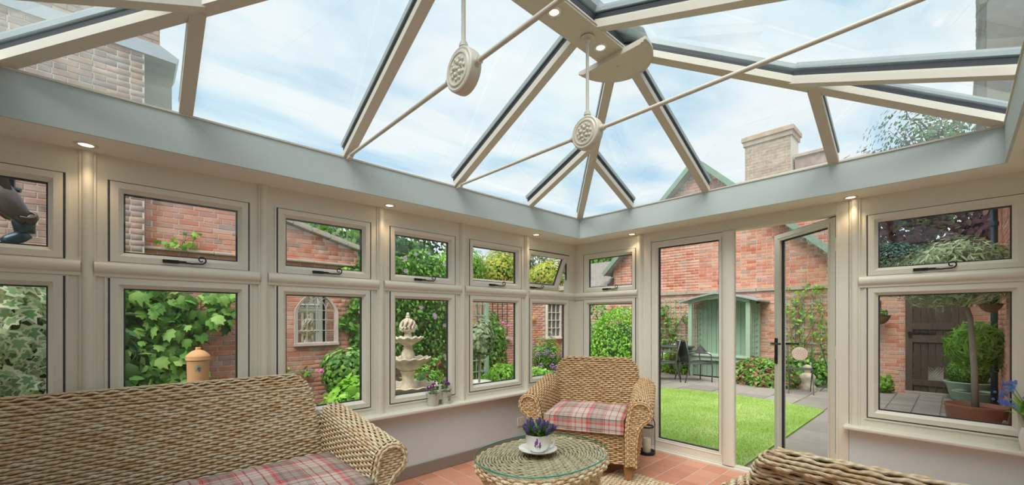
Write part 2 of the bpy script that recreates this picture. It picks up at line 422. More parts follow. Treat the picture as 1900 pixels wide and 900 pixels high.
M['soil'] = simple('dark_soil', (.07, .05, .035), .95, var=.4, vs=30, bump=.8, bs=40)
M['bed'] = simple('garden_bed_soil', (.10, .075, .05), .95, var=.4, vs=12, bump=.8, bs=20)
M['green_paint'] = simple('sage_green_paint', (.36, .50, .38), .6, var=.1, vs=10)
M['green_dark'] = simple('weathered_green_paint', (.22, .33, .25), .7, var=.15, vs=10)
M['metal_grey'] = simple('grey_garden_metal', (.11, .12, .12), .4, .4, var=.15)
M['mesh_black'] = simple('black_mesh_fabric', (.05, .055, .055), .7, var=.2)
M['lead'] = simple('lead_sheet', (.42, .46, .50), .45, .3, var=.15, vs=6)
M['coir'] = simple('coir_liner', (.22, .12, .06), .95, var=.4, vs=40, bump=1, bs=120)
M['bronze'] = simple('dark_bronze', (.12, .10, .085), .38, .55, var=.35, vs=8, bump=.3, bs=30)
M['bronze_blue'] = simple('blue_black_bronze', (.05, .09, .12), .35, .5, var=.3, vs=10)
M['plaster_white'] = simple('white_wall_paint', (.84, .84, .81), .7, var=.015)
M['render'] = simple('aged_render', (.36, .33, .28), .9, var=.15, vs=3)
M['slate'] = simple('grey_roof_tile', (.24, .22, .20), .85, var=.35, vs=9)
def stone_mat():
    t = NT('cast_stone'); co = t.coord(); n1 = t.noise(co, 10, 6, .6); n2 = t.noise(co, 2.5, 3)
    c = t.ramp(n1, [(.3, (.36, .30, .21)), (.5, (.58, .51, .39)), (.7, (.74, .67, .54))])
    return t.pbr(c, .85, 0, t.bump(n1, .5, .01))
M['cast'] = stone_mat()
def wood_mat(name, a, b, sc=(3, 3, 30), rough=.6):
    t = NT(name); co = t.scaled(t.coord(), sc); n1 = t.noise(co, 2, 6, .65); r = t.rand()
    c = t.mix(n1, a, b); c = t.mix(t.math('MULTIPLY', r, .35), c, tuple(x*.5 for x in a))
    return t.pbr(c, rough, 0, t.bump(n1, .4, .004))
M['wood_leg'] = wood_mat('orange_oak', (.32, .13, .05), (.50, .23, .10), (12, 12, 2))
M['gate'] = wood_mat('old_dark_gate_wood', (.045, .032, .025), (.17, .125, .095), (14, 14, 1.2), .85)
M['bark'] = wood_mat('grey_bark', (.16, .14, .12), (.36, .33, .28), (20, 20, 3), .9)
def quarry():
    t = NT('red_quarry_tile'); r = t.rand(); pos = t.node('ShaderNodeNewGeometry').outputs['Position']
    c = t.ramp(r, [(0, (.52, .19, .11)), (.5, (.62, .25, .15)), (1, (.68, .31, .20))]); n1 = t.noise(pos, 9, 4)
    c = t.mix(t.math('MULTIPLY', n1, .35), c, (.74, .45, .34))
    return t.pbr(c, .38, 0, t.bump(t.noise(pos, 60, 3), .08, .002))
M['quarry'] = quarry()
def paving():
    t = NT('grey_paving_stone'); r = t.rand(); pos = t.node('ShaderNodeNewGeometry').outputs['Position']; n1 = t.noise(pos, 7, 6, .65)
    c = t.ramp(r, [(0, (.28, .26, .235)), (.5, (.35, .33, .30)), (1, (.41, .38, .34))]); c = t.mix(t.math('MULTIPLY', n1, .6), c, (.22, .20, .19))
    return t.pbr(c, .85, 0, t.bump(n1, .4, .008))
M['paving'] = paving()
def turf():
    t = NT('mown_grass'); pos = t.node('ShaderNodeNewGeometry').outputs['Position']; n1 = t.noise(pos, 1.6, 4, .6); n2 = t.noise(pos, 60, 3)
    c = t.ramp(n1, [(.3, (.24, .42, .07)), (.5, (.36, .53, .14)), (.7, (.48, .61, .24))]); c = t.mix(t.math('MULTIPLY', n2, .4), c, (.20, .34, .06))
    return t.pbr(c, .8, 0, t.bump(n2, .6, .01), spec=.2)
M['turf'] = turf()
def blade():
    t = NT('grass_blade'); c = t.ramp(t.rand(), [(0, (.26, .46, .07)), (.5, (.40, .58, .16)), (.85, (.54, .66, .26)), (1, (.70, .70, .36))])
    return t.pbr(c, .6, 0, spec=.2, trans=.4)
M['blade'] = blade()
def emit(name, col, st):
    t = NT(name); e = t.n.new('ShaderNodeEmission'); e.inputs[0].default_value = (*col, 1); e.inputs[1].default_value = st; t.link(e.outputs[0], t.out.inputs[0]); return t.m
M['bulb'] = emit('warm_lamp_glass', (1, .82, .52), 6.0)
M['chrome'] = simple('brushed_chrome', (.75, .72, .68), .25, .9, var=.02)
t = NT('arched_mirror_glass'); M['mirror'] = t.pbr((.86, .90, .90), .02, 1.0)

# ================================================================== THE ROOM
XW, YW = 3.82, 3.033            # inner faces of the right and left window walls
XE, YB = -0.98, -0.44           # inner faces of the end wall and the back wall
GZ = -0.10                      # garden level
def wl(side):
    """wall frame (s along, d outwards, z) -> world"""
    if side == 'L': return lambda s, d, z: (s, YW+d, z)
    return lambda s, d, z: (XW+d, s, z)
def wbox(g, W, s0, d0, z0, s1, d1, z1):
    a = W(s0, d0, z0); b = W(s1, d1, z1); return g.box(*a, *b)

# ---- floor: quarry tiles laid singly on a grout bed
fl = setting('floor', 'red quarry tile floor with pale grey joints')
G().box(XE, YB, -.06, XW, YW, -.004).build('grout_bed', M['grout'], fl)
TP = .175; tiles = []
tx = [3.63+TP*k for k in range(-28, 2)]; ty = [1.336+TP*k for k in range(-11, 11)]
for x in tx:
    for y in ty:
        x0, x1, y0, y1 = max(x+.004, XE), min(x+TP-.004, XW), max(y+.004, YB), min(y+TP-.004, YW)
        if x1-x0 > .02 and y1-y0 > .02: tiles.append((x0, y0, x1, y1))
def tile_mesh(w, h):
    g = G(); b = .003
    g.add([(0,0,-.012),(w,0,-.012),(w,h,-.012),(0,h,-.012),(0,0,-.002),(w,0,-.002),(w,h,-.002),(0,h,-.002),(b,b,0),(w-b,b,0),(w-b,h-b,0),(b,h-b,0)],
          [(0,1,5,4),(1,2,6,5),(2,3,7,6),(3,0,4,7),(4,5,9,8),(5,6,10,9),(6,7,11,10),(7,4,8,11),(8,9,10,11)]); return g
sc_ = seen([((a+c)/2, (b+d)/2, 0) for a, b, c, d in tiles], ANYWHERE, 40)
order = sorted(range(len(tiles)), key=lambda i: -sc_[i]); cache = {}; rest = G()
for rank, i in enumerate(order):
    a, b, c, d = tiles[i]; key = (round(c-a, 3), round(d-b, 3))
    if rank < 290 and sc_[i] > 0:
        if key not in cache: cache[key] = tile_mesh(*key).mesh('tile', M['quarry'], recalc=False)
        put('tile', cache[key], fl, (a, b, 0))
    else:
        q = tile_mesh(*key); rest.add([(p[0]+a, p[1]+b, p[2]) for p in q.v], q.f)
rest.build('tiles_out_of_view', M['quarry'], fl, kind='stuff', recalc=False)

# ---- dwarf walls, back and end walls
SILL_L, SILL_R = .565, .538
def build_panel(name, label, boxes, mat):
    g = G()
    for b in boxes: g.box(*b)
    o = g.build(name, mat); o['kind'] = 'structure'; o['label'] = label; return o
build_panel('wall_left', 'low pale grey wall under the long row of windows', [(XE-.1, YW, -.15, XW+.32, YW+.30, SILL_L-.03)], M['dwarf'])
build_panel('wall_right', 'low pale grey wall either side of the garden doors', [(XW, 2.15, -.15, XW+.30, YW, SILL_R-.03), (XW, -.60, -.15, XW+.30, .53, SILL_R-.03)], M['dwarf'])
build_panel('wall_back', 'plain cream wall behind the camera', [(XE-.1, YB-.14, -.15, XW+.30, YB, 2.165)], M['plaster_white'])
build_panel('wall_end', 'plain cream end wall', [(XE-.12, YB, -.15, XE, YW, 2.165)], M['plaster_white'])
bb = G().box(XE, YW-.016, 0, XW-.02, YW, .10).build('baseboard_left', M['baseboard'], bevel=.004); bb['kind'] = 'structure'; bb['label'] = 'taupe skirting board under the left windows'
bb = G().box(XW-.016, 2.15, 0, XW, YW-.016, .10); bb.box(XW-.016, YB, 0, XW, .52, .10); bb = bb.build('baseboard_right', M['baseboard'], bevel=.004); bb['kind'] = 'structure'; bb['label'] = 'taupe skirting board under the right windows'
def sill(name, label, g):
    o = g.build(name, M['frame'], bevel=.008); o['kind'] = 'structure'; o['label'] = label
sill('trim_1', 'cream window sill along the left wall', G().box(XE, YW-.09, SILL_L-.028, XW-.09, YW+.06, SILL_L))
sill('trim_2', 'cream window sill right of the garden doors', G().box(XW-.085, YB, SILL_R-.026, XW+.06, .555, SILL_R))
sill('trim_3', 'short cream window sill between corner and doors', G().box(XW-.085, 2.15, SILL_R-.026, XW+.06, YW-.092, SILL_R))

# ---- windows: one thing per bay, outer frame > upper and lower sash > pane, gasket, stay
Z0, Z1, ZT0, ZT1, Z2 = SILL_L, 1.545, 1.515, 1.603, 2.163   # sill, transom centre, lower sash top, upper sash bottom, soffit
def rect_ring(g, W, s0, z0, s1, z1, t, d0, d1):
    wbox(g, W, s0, d0, z0, s1, d1, z0+t); wbox(g, W, s0, d0, z1-t, s1, d1, z1)
    wbox(g, W, s0, d0, z0+t, s0+t, d1, z1-t); wbox(g, W, s1-t, d0, z0+t, s1, d1, z1-t)
def bead(g, W, s0, z0, s1, z1, t, d0, d1):
    """bevelled glazing bead: outer rectangle at d0 slopes in to d1"""
    o = [(s0, z0), (s1, z0), (s1, z1), (s0, z1)]; i = [(s0+t, z0+t), (s1-t, z0+t), (s1-t, z1-t), (s0+t, z1-t)]
    vs = [W(s, d0, z) for s, z in o]+[W(s, d1, z) for s, z in i]
    g.add(vs, [(k, (k+1) % 4, 4+(k+1) % 4, 4+k) for k in range(4)])
def stay_mesh():
    """monkey-tail casement stay, along +x, curl at the right end; faces -y"""
    g = G(); g.box(-.10, -.012, -.008, -.03, .0, .010)
    g.box(-.03, -.010, -.005, .005, -.002, .007)
    pts = [(-.0, -.008, -.001), (.03, -.010, -.004), (.055, -.012, -.003)]
    for k in range(15):
        a = -PI/2+k*PI/6.2; r = .024*(1-k/20); pts.append((.075+math.cos(a)*r, -.013, .021+math.sin(a)*r))
    g.tube(pts, [.0045]*3+[.0042-.0001*k for k in range(15)], 6)
    g.cyl((-.065, -.012, 0), (-.065, -.022, 0), .006, n=8)
    return g
stay_me = stay_mesh().mesh('stay', M['iron'], smooth=False)
def sash(parent, side, s0, z0, s1, z1, stay=None, label=None, frame_t=.052):
    W = wl(side); g = G()
    d = -.006
    rect_ring(g, W, s0, z0, s1, z1, frame_t*.62, d, .05)
    bead(g, W, s0+frame_t*.62, z0+frame_t*.62, s1-frame_t*.62, z1-frame_t*.62, frame_t*.38, d+.003, .020)
    rect_ring(g, W, s0+frame_t*.62, z0+frame_t*.62, s1-frame_t*.62, z1-frame_t*.62, frame_t*.38-.001, .020, .05)
    sh = g.build('sash', M['frame'], parent, recalc=True)
    if label: sh['label'] = label
    q = G(); t = frame_t; rect_ring(q, W, s0+t-.003, z0+t-.003, s1-t+.003, z1-t+.003, .010, .0285, .046)
    rect_ring(q, W, s0-.006, z0-.006, s1+.006, z1+.006, .006, -.001, .04)  # dark ring standing in for the shadow gap between sash and frame
    q.build('gasket_and_gap', M['gasket_and_gap'], sh)
    a = W(s0+t-.002, .024, z0+t-.002); b = W(s1-t+.002, .028, z1-t+.002); G().box(*a, *b).build('pane', M['glass'], sh)
    if stay is not None:
        p = W(stay, d, z0+.020); rz = 0 if side == 'L' else -PI/2
        o = put('casement_stay', stay_me, sh, p, (0, 0, rz))
    return sh
def window(n, side, s0, s1, zs, label, inset=(.06, .06), low=True, stay=0.5, open_top=False):
    """s0..s1: bay between post centres"""
    W = wl(side); w = setting('window_%d' % n, label)
    a, b = s0+inset[0], s1-inset[1]
    g = G(); F0, F1 = .004, .07
    sa, sb, za, zb, zc, zd = a+.02, b-.02, .632, ZT0, ZT1, 2.027
    if side == 'R': za = .610
    wbox(g, W, s0, F0, zs, s1, F1, za); wbox(g, W, s0, F0, zb, s1, F1, zc); wbox(g, W, s0, F0, zd, s1, F1, Z2)
    for z0, z1 in ((za, zb), (zc, zd)):
        wbox(g, W, s0, F0, z0, sa, F1, z1); wbox(g, W, sb, F0, z0, s1, F1, z1)
    # raised ovolo round each light, stepping in to the sash
    for z0, z1 in ((za, zb), (zc, zd)):
        t = .014; rect_ring(g, W, sa-t-.006, z0-t-.006 if z0 == za else z0-.012, sb+t+.006, z1+t if z1 == zd else z1+.010, t-.004, -.004, .01)
    g.build('outer_frame', M['frame'], w)
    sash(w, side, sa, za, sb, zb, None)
    if not open_top:
        st = sa+(sb-sa)*stay if side == 'L' else sb-(sb-sa)*stay
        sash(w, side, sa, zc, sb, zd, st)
    else:
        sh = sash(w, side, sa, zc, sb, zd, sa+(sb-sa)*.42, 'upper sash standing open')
        # top hung: swing the bottom edge outwards about the head
        piv = Vector(W(0, .02, zd-.002)); ang = math.radians(24)
        Mx = Matrix.Translation(piv) @ Matrix.Rotation(ang, 4, 'X') @ Matrix.Translation(-piv)
        sh.matrix_world = Mx
        q = G(); p0 = Vector(W(sb-.004, .03, zd-.02)); q.beam(p0+Vector((0, 0, -.26)), p0, .012, .012, (0, 1, 0)); q.beam(p0+Vector((0, 0, -.20)), p0+Vector((-.004, .10, -.13)), .010, .010, (1, 0, 0))
        q.box(sa, YW+.035, zd-.006, sb, YW+.05, zd+.004); q.build('hinge', M['black'], w)
    return w
P = [-.947, -.157, .633, 1.425, 2.203, 3.020, 3.745]
LW = ['window bay at the far left, ivy and bronze legs outside', 'second window bay from the left, creeper and terracotta crock outside', 'window bay with the arched mirror outside',
      'window bay with the tiered fountain outside', 'window bay with the green trellis post outside', 'corner window bay of the left wall with its upper sash open']
for i in range(6):
    window(i+1, 'L', P[i], P[i+1], SILL_L, LW[i], inset=(.062, .066) if i < 5 else (.025, .025), stay=.50 if i else .30, open_top=(i == 5))
window(7, 'R', 2.21, 2.985, SILL_R, 'corner window bay of the right wall, hedge outside', inset=(.02, .062), stay=.55)
window(8, 'R', -.355, .50, SILL_R, 'window bay right of the doors, wooden gate outside', inset=(.06, .055), stay=.47)
# corner post, door frame post and wall ends
g = G(); g.box(XW-.075, YW+.004, SILL_L-.03, XW+.07, YW+.07, Z2); g.box(XW+.004, 2.985, SILL_L-.03, XW+.07, YW+.07, Z2)
o = g.build('trim_4', M['frame'], bevel=.003); o['kind'] = 'structure'; o['label'] = 'cream corner post where the window walls meet'
g = G(); g.box(XE, YW+.004, SILL_L, P[0], YW+.07, Z2); g.box(XW+.004, YB, SILL_R, XW+.07, -.355, Z2)
o = g.build('trim_5', M['frame']); o['kind'] = 'structure'; o['label'] = 'cream end posts of the window walls'
# half-round posts and transom mouldings
def round_bar(g, p0, p1, w, out, n=8):
    p0, p1, out = Vector(p0), Vector(p1), Vector(out); sd = (p1-p0).cross(out).normalized(); prof = [(math.cos(PI*k/n)*w/2, math.sin(PI*k/n)) for k in range(n+1)]
    vs = [q+sd*a+out*b for q in (p0, p1) for a, b in prof]; m = n+1
    g.add(vs, [(k, k+1, m+k+1, m+k) for k in range(n)]+[tuple(range(m))[::-1], tuple(range(m, 2*m)), (0, m, 2*m-1, n)])
k6 = 6
for i, s in enumerate(P[:6]):
    g = G(); g.box(s-.030, YW-.008, SILL_L, s+.030, YW+.004, Z2); round_bar(g, (s, YW-.006, SILL_L), (s, YW-.006, Z2), .046, (0, -.018, 0))
    o = g.build('trim_%d' % k6, M['frame'], auto=50); o['kind'] = 'structure'; o['label'] = 'cream half-round mullion post, number %d from the left' % (i+1); k6 += 1
for s, lab in ((2.195, 'left'), (.497, 'right')):
    g = G(); g.box(XW-.008, s-.030, SILL_R, XW+.004, s+.030, Z2); round_bar(g, (XW-.006, s, 0 if lab == 'left' else SILL_R), (XW-.006, s, Z2), .046, (-.018, 0, 0))
    o = g.build('trim_%d' % k6, M['frame'], auto=50); o['kind'] = 'structure'; o['label'] = 'cream half-round mullion post %s of the garden doors' % lab; k6 += 1
g = G()
for i in range(len(P)-1):
    a, b = P[i]+.024, (P[i+1]-.024 if i < 5 else XW-.004)
    g.box(a, YW-.012, ZT0+.006, b, YW+.004, ZT1-.006); round_bar(g, (a, YW-.010, 1.566), (b, YW-.010, 1.566), .058, (0, -.022, 0))
o = g.build('trim_%d' % k6, M['frame'], auto=50); o['kind'] = 'structure'; o['label'] = 'cream half-round transom moulding of the left windows'; k6 += 1
g = G()
for a, b in ((2.219, YW-.004), (YB, .473)):
    g.box(XW-.012, a, ZT0+.006, XW+.004, b, ZT1-.006); round_bar(g, (XW-.010, a, 1.566), (XW-.010, b, 1.566), .058, (-.022, 0, 0))
o = g.build('trim_%d' % k6, M['frame'], auto=50); o['kind'] = 'structure'; o['label'] = 'cream half-round transom moulding of the right windows'; k6 += 1

# ---- garden doors
d1 = setting('door_1', 'garden door frame with the fixed left leaf')
g = G(); g.box(XW+.002, 2.078, 0, XW+.08, 2.17, Z2); g.box(XW+.002, .532, 0, XW+.08, .606, Z2); g.box(XW+.002, .606, 2.064, XW+.08, 2.078, Z2)
g.box(XW-.03, .532, -.03, XW+.10, 2.17, .018); g.box(XW-.002, .606, .018, XW+.03, 2.078, .034)
g.box(XW-.004, 2.078, .03, XW+.004, 2.096, 2.085); g.box(XW-.004, .590, .03, XW+.004, .606, 2.085); g.box(XW-.004, .606, 2.070, XW+.004, 2.078, 2.085)
g.build('outer_frame', M['frame'], d1, bevel=.003)
def leaf(parent, name, W, s0, s1, z0, z1, t=.075, mat=M['frame'], bot=.085):
    g = G()
    wbox(g, W, s0, 0, z0, s1, .055, z0+bot); wbox(g, W, s0, 0, z1-.058, s1, .055, z1); wbox(g, W, s0, 0, z0+bot, s0+t, .055, z1-.058); wbox(g, W, s1-t, 0, z0+bot, s1, .055, z1-.058)
    bead(g, W, s0+t-.022, z0+bot-.022, s1-t+.022, z1-.058+.022, .022, -.004, .012)
    lf = g.build(name, mat, parent)
    q = G(); rect_ring(q, W, s0+t-.002, z0+bot-.002, s1-t+.002, z1-.056, .012, .020, .040); 
    e = .004; wbox(q, W, s0-e, .004, z0-e, s0, .05, z1+e); wbox(q, W, s1, .004, z0-e, s1+e, .05, z1+e); wbox(q, W, s0, .004, z1, s1, .05, z1+e)
    q.build('gasket_and_gap', M['gasket_and_gap'], lf)
    a = W(s0+t-.004, .026, z0+bot-.004); b = W(s1-t+.004, .030, z1-.054); G().box(*a, *b).build('pane', M['glass'], lf)
    return lf
Wd = lambda s, d, z: (XW+.004+d, s, z)
leaf(d1, 'fixed_leaf', Wd, 1.362, 2.074, .035, 2.060, t=.068)
g = G(); g.box(XW-.006, 1.300, .030, XW+.03, 1.372, 2.060); round_bar(g, (XW-.004, 1.350, .030), (XW-.004, 1.350, 2.060), .10, (-.020, 0, 0)); g.build('meeting_stile', M['frame'], d1, auto=50)
# open leaf, hinged on the right jamb and swung out into the garden
ANG = math.radians(47.3)
d2 = setting('door_2', 'right garden door leaf standing open outwards', (XW+.012, .612, 0))
d2.rotation_euler = (0, 0, ANG)
W2 = lambda s, d, z: (s, -d+.0, z)            # local: leaf runs along +x, its inner face looks to +y
lf = leaf(d2, 'leaf', W2, .0, .705, .035, 2.055, t=.072)
sC = .705-.036
def lever(g, y, sgn):
    g.box(sC-.016, y, .895, sC+.016, y+sgn*.012, 1.125)
    g.cyl((sC, y, 1.075), (sC, y+sgn*.055, 1.075), .010, n=10); g.tube([(sC, y+sgn*.052, 1.075), (sC-.03, y+sgn*.058, 1.076), (sC-.125, y+sgn*.052, 1.080)], [.010, .010, .008], 8)
    g.cyl((sC, y, .945), (sC, y+sgn*.018, .945), .011, n=10)
g = G(); lever(g, .0, 1); lever(g, -.055, -1); hd = g.build('handle', M['iron'], d2)
g = G()
for z in (.25, 1.05, 1.85): g.cyl((-.012, -.005, z-.05), (-.012, -.005, z+.05), .012, n=8)
g.build('hinge', M['frame'], d2)

# ---- ring beam (perimeter ceiling), soffit + fascia
RX0, RX1, RY0, RY1, RZ0, RZ1 = -.40, 3.54, -.18, 2.75, 2.16, 2.362
ce = setting('ceiling', 'boxed ring beam round the roof opening')
g = G()
g.box(XE, RY1+.012, RZ0, XW+.12, YW+.12, RZ0+.02); g.box(XE, YB, RZ0, XW+.12, RY0-.012, RZ0+.02); g.box(XE, RY0-.012, RZ0, RX0-.012, RY1+.012, RZ0+.02); g.box(RX1+.012, RY0-.012, RZ0, XW+.12, RY1+.012, RZ0+.02)
g.build('soffit', M['soffit'], ce)
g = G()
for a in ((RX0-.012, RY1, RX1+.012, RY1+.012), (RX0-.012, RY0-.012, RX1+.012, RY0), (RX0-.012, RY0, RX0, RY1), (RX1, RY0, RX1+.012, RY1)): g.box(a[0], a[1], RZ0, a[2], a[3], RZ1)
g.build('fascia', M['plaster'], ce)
g = G()
t = .028
g.box(RX0-.03, RY1-.006, RZ1, RX1+.03, RY1+t, RZ1+.010); g.box(RX0-.03, RY0-t, RZ1, RX1+.03, RY0+.006, RZ1+.010); g.box(RX0-t, RY0+.006, RZ1, RX0+.006, RY1-.006, RZ1+.010); g.box(RX1-.006, RY0+.006, RZ1, RX1+t, RY1-.006, RZ1+.010)
g.build('eaves_trim', M['frame_roof'], ce)
g = G()
g.box(XE, RY1+.03, RZ0+.02, XW+.14, YW+.14, RZ1); g.box(XE, YB, RZ0+.02, XW+.14, RY0-.03, RZ1); g.box(XE, RY0-.03, RZ0+.02, RX0-.03, RY1+.03, RZ1); g.box(RX1+.03, RY0-.03, RZ0+.02, XW+.14, RY1+.03, RZ1)
g.build('roof_deck', M['alu'], ce)

# ---- roof lantern
ro = thing('roof_lantern', 'glazed hipped roof lantern with cream rafters and a central ridge', 'roof', (0, 0, 0))
KL, KN, KE = .475, .365, .41
RYC, RZC = 1.46, 2.975
E0, E1 = Vector((1.095, RYC, RZC)), Vector((2.25, RYC, RZC))
zL = lambda y: RZ1+.003+KL*(RY1-y); zR = lambda x: RZ1+.003+KL*(RX1-x); zN = lambda y: RZ1+.003+KN*(y-RY0); zE = lambda x: RZ1+.003+KE*(x-RX0)
nL = Vector((0, KL, 1)).normalized(); nR = Vector((KL, 0, 1)).normalized(); nN = Vector((0, -KN, 1)).normalized(); nE = Vector((-KE, 0, 1)).normalized()
def rafter(name, p0, p1, up, w=.058, label=None):
    g = G(); g.cur = 0; g.beam(p0, p1, w, .036, up, .0); g.beam(p0, p1, w-.010, .010, up, .036)
    g.cur = 1; g.beam(p0, p1, w-.022, .030, up, .045)
    g.cur = 2; g.beam(p0, p1, w-.004, .030, up, .085)
    o = g.build(name, [M['frame_roof'], M['gasket_and_gap'], M['alu']], ro); 
    if label: o['label'] = label
    return o
def hipx(y, A, B):      # a point on the hip A-B at y
    t = (y-A.y)/(B.y-A.y); return A+(B-A)*t
def hipxx(x, A, B):
    t = (x-A.x)/(B.x-A.x); return A+(B-A)*t
A1 = Vector((RX1, RY1, RZ1+.003)); A2 = Vector((RX1, RY0, RZ1+.003)); A0 = Vector((RX0, RY1, RZ1+.003)); A3 = Vector((RX0, RY0, RZ1+.003))
for A, B, n in ((A1, E1, nL+nR), (A2, E1, nR+nN), (A0, E0, nL+nE), (A3, E0, nE+nN)): rafter('hip_rafter', A, B, n.normalized(), .062)
for x in (1.062, 1.944):
    rafter('rafter', (x, RY1, zL(RY1)), (x, RYC+.05, zL(RYC+.05)), nL)
    rafter('rafter', (x, RY0, zN(RY0)), (x, RYC-.05, zN(RYC-.05)), nN)
h = hipxx(2.795, A1, E1); rafter('jack_rafter', (2.795, RY1, zL(RY1)), h, nL)
h = hipxx(.217, A0, E0); rafter('jack_rafter', (.217, RY1, zL(RY1)), h, nL)
h = hipxx(2.87, A2, E1); rafter('jack_rafter', (2.87, RY0, zN(RY0)), h, nN)
h = hipxx(.217, A3, E0); rafter('jack_rafter', (.217, RY0, zN(RY0)), h, nN)
h = hipx(2.137, A1, E1); rafter('jack_rafter', (RX1, 2.137, zR(RX1)), h, nR)
h = hipx(.575, A2, E1); rafter('jack_rafter', (RX1, .575, zR(RX1)), h, nR)
rafter('rafter', (RX1, 1.43, zR(RX1)), (2.30, 1.43, zR(2.30)), nR)
h = hipx(2.20, A0, E0); rafter('jack_rafter', (RX0, 2.20, zE(RX0)), h, nE)
h = hipx(.62, A3, E0); rafter('jack_rafter', (RX0, .62, zE(RX0)), h, nE)
rafter('rafter', (RX0, 1.46, zE(RX0)), (1.05, 1.46, zE(1.05)), nE)
# ridge
g = G(); g.cur = 0; g.box(1.02, RYC-.090, 2.930, 2.20, RYC+.090, 2.958); g.box(1.02, RYC-.096, 2.942, 2.20, RYC+.096, 2.950)
g.cur = 1; g.box(1.02, RYC-.075, 2.958, 2.22, RYC+.075, 3.01); g.cur = 2; g.box(1.0, RYC-.09, 3.055, 2.30, RYC+.09, 3.10); g.tube([(1.0, RYC, 3.11), (2.32, RYC, 3.11)], .05, 10)
g.build('ridge_beam', [M['frame_roof'], M['gasket_and_gap'], M['alu']], ro)
for cx, sg in ((2.18, 1), (1.05, -1)):
    g = G(); n = 24; R = .242
    def D(r): return [(cx+sg*math.sin(PI*k/n)*r*1.22, RYC-math.cos(PI*k/n)*r) for k in range(n+1)]
    for r, z0, z1 in ((R, 2.914, 2.932), (R-.014, 2.906, 2.914), (R-.032, 2.900, 2.906)):
        poly = D(r); poly = poly if sg > 0 else poly[::-1]; g.prism([(a, b) for a, b in poly], z1-z0, (0, 0, z0))
    poly = D(R-.02); poly = poly if sg > 0 else poly[::-1]
    g.cyl((cx+sg*.09, RYC, 2.893), (cx+sg*.09, RYC, 2.902), .007, n=8)
    g.build('ridge_boss', M['frame_roof'], ro, auto=45)
# outer finial casting above the glass
g = G(); g.lathe([(.16, 3.03), (.18, 3.05), (.15, 3.09), (.10, 3.13), (.03, 3.16)], 12, (2.27, RYC, 0)); g.build('ridge_cap', M['alu'], ro, auto=45)
# panes, lying on the gaskets
def pane(pts, n, t=.006, off=.078):
    n = Vector(n); pts = [Vector(p)+n*off for p in pts]; g = G(); k = len(pts)
    g.add([*pts, *[p+n*t for p in pts]], [tuple(range(k))[::-1], tuple(range(k, 2*k))]+[(i, (i+1) % k, k+(i+1) % k, k+i) for i in range(k)])
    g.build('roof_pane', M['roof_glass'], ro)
e0, e1 = E0+Vector((0, .04, 0)), E1+Vector((0, .04, 0))
L = lambda x, y: Vector((x, y, zL(y))); R_ = lambda x, y: Vector((x, y, zR(x))); N_ = lambda x, y: Vector((x, y, zN(y))); E_ = lambda x, y: Vector((x, y, zE(x)))
yo = RY1+.10; xo = RX1+.10; yn = RY0-.10; xe = RX0-.10
h1 = hipxx(2.795, A1, E1).y; h0 = hipxx(.217, A0, E0).y
yc = RYC
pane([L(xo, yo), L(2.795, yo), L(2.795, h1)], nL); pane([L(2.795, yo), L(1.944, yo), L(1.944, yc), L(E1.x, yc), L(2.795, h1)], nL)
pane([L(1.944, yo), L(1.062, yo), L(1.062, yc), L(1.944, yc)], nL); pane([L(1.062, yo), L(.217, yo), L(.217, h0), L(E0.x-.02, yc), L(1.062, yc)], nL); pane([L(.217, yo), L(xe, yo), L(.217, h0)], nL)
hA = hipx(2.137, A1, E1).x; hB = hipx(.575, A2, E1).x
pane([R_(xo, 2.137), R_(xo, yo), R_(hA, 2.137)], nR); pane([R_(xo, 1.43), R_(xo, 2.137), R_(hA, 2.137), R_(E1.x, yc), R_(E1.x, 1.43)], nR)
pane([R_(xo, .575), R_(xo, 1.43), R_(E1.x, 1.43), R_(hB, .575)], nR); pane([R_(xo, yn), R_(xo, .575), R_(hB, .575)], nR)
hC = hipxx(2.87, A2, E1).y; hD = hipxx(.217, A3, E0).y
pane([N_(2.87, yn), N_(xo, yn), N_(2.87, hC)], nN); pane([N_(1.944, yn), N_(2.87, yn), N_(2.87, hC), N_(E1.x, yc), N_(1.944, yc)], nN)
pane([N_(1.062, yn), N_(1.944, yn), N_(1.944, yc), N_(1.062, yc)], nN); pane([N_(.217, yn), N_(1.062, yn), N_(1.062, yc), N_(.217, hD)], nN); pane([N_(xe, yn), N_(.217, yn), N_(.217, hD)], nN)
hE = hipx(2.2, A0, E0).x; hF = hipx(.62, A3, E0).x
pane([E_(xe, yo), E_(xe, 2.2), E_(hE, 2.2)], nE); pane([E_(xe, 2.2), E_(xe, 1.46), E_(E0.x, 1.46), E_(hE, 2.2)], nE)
pane([E_(xe, 1.46), E_(xe, .62), E_(hF, .62), E_(E0.x, 1.46)], nE); pane([E_(xe, .62), E_(xe, yn), E_(hF, .62)], nE)

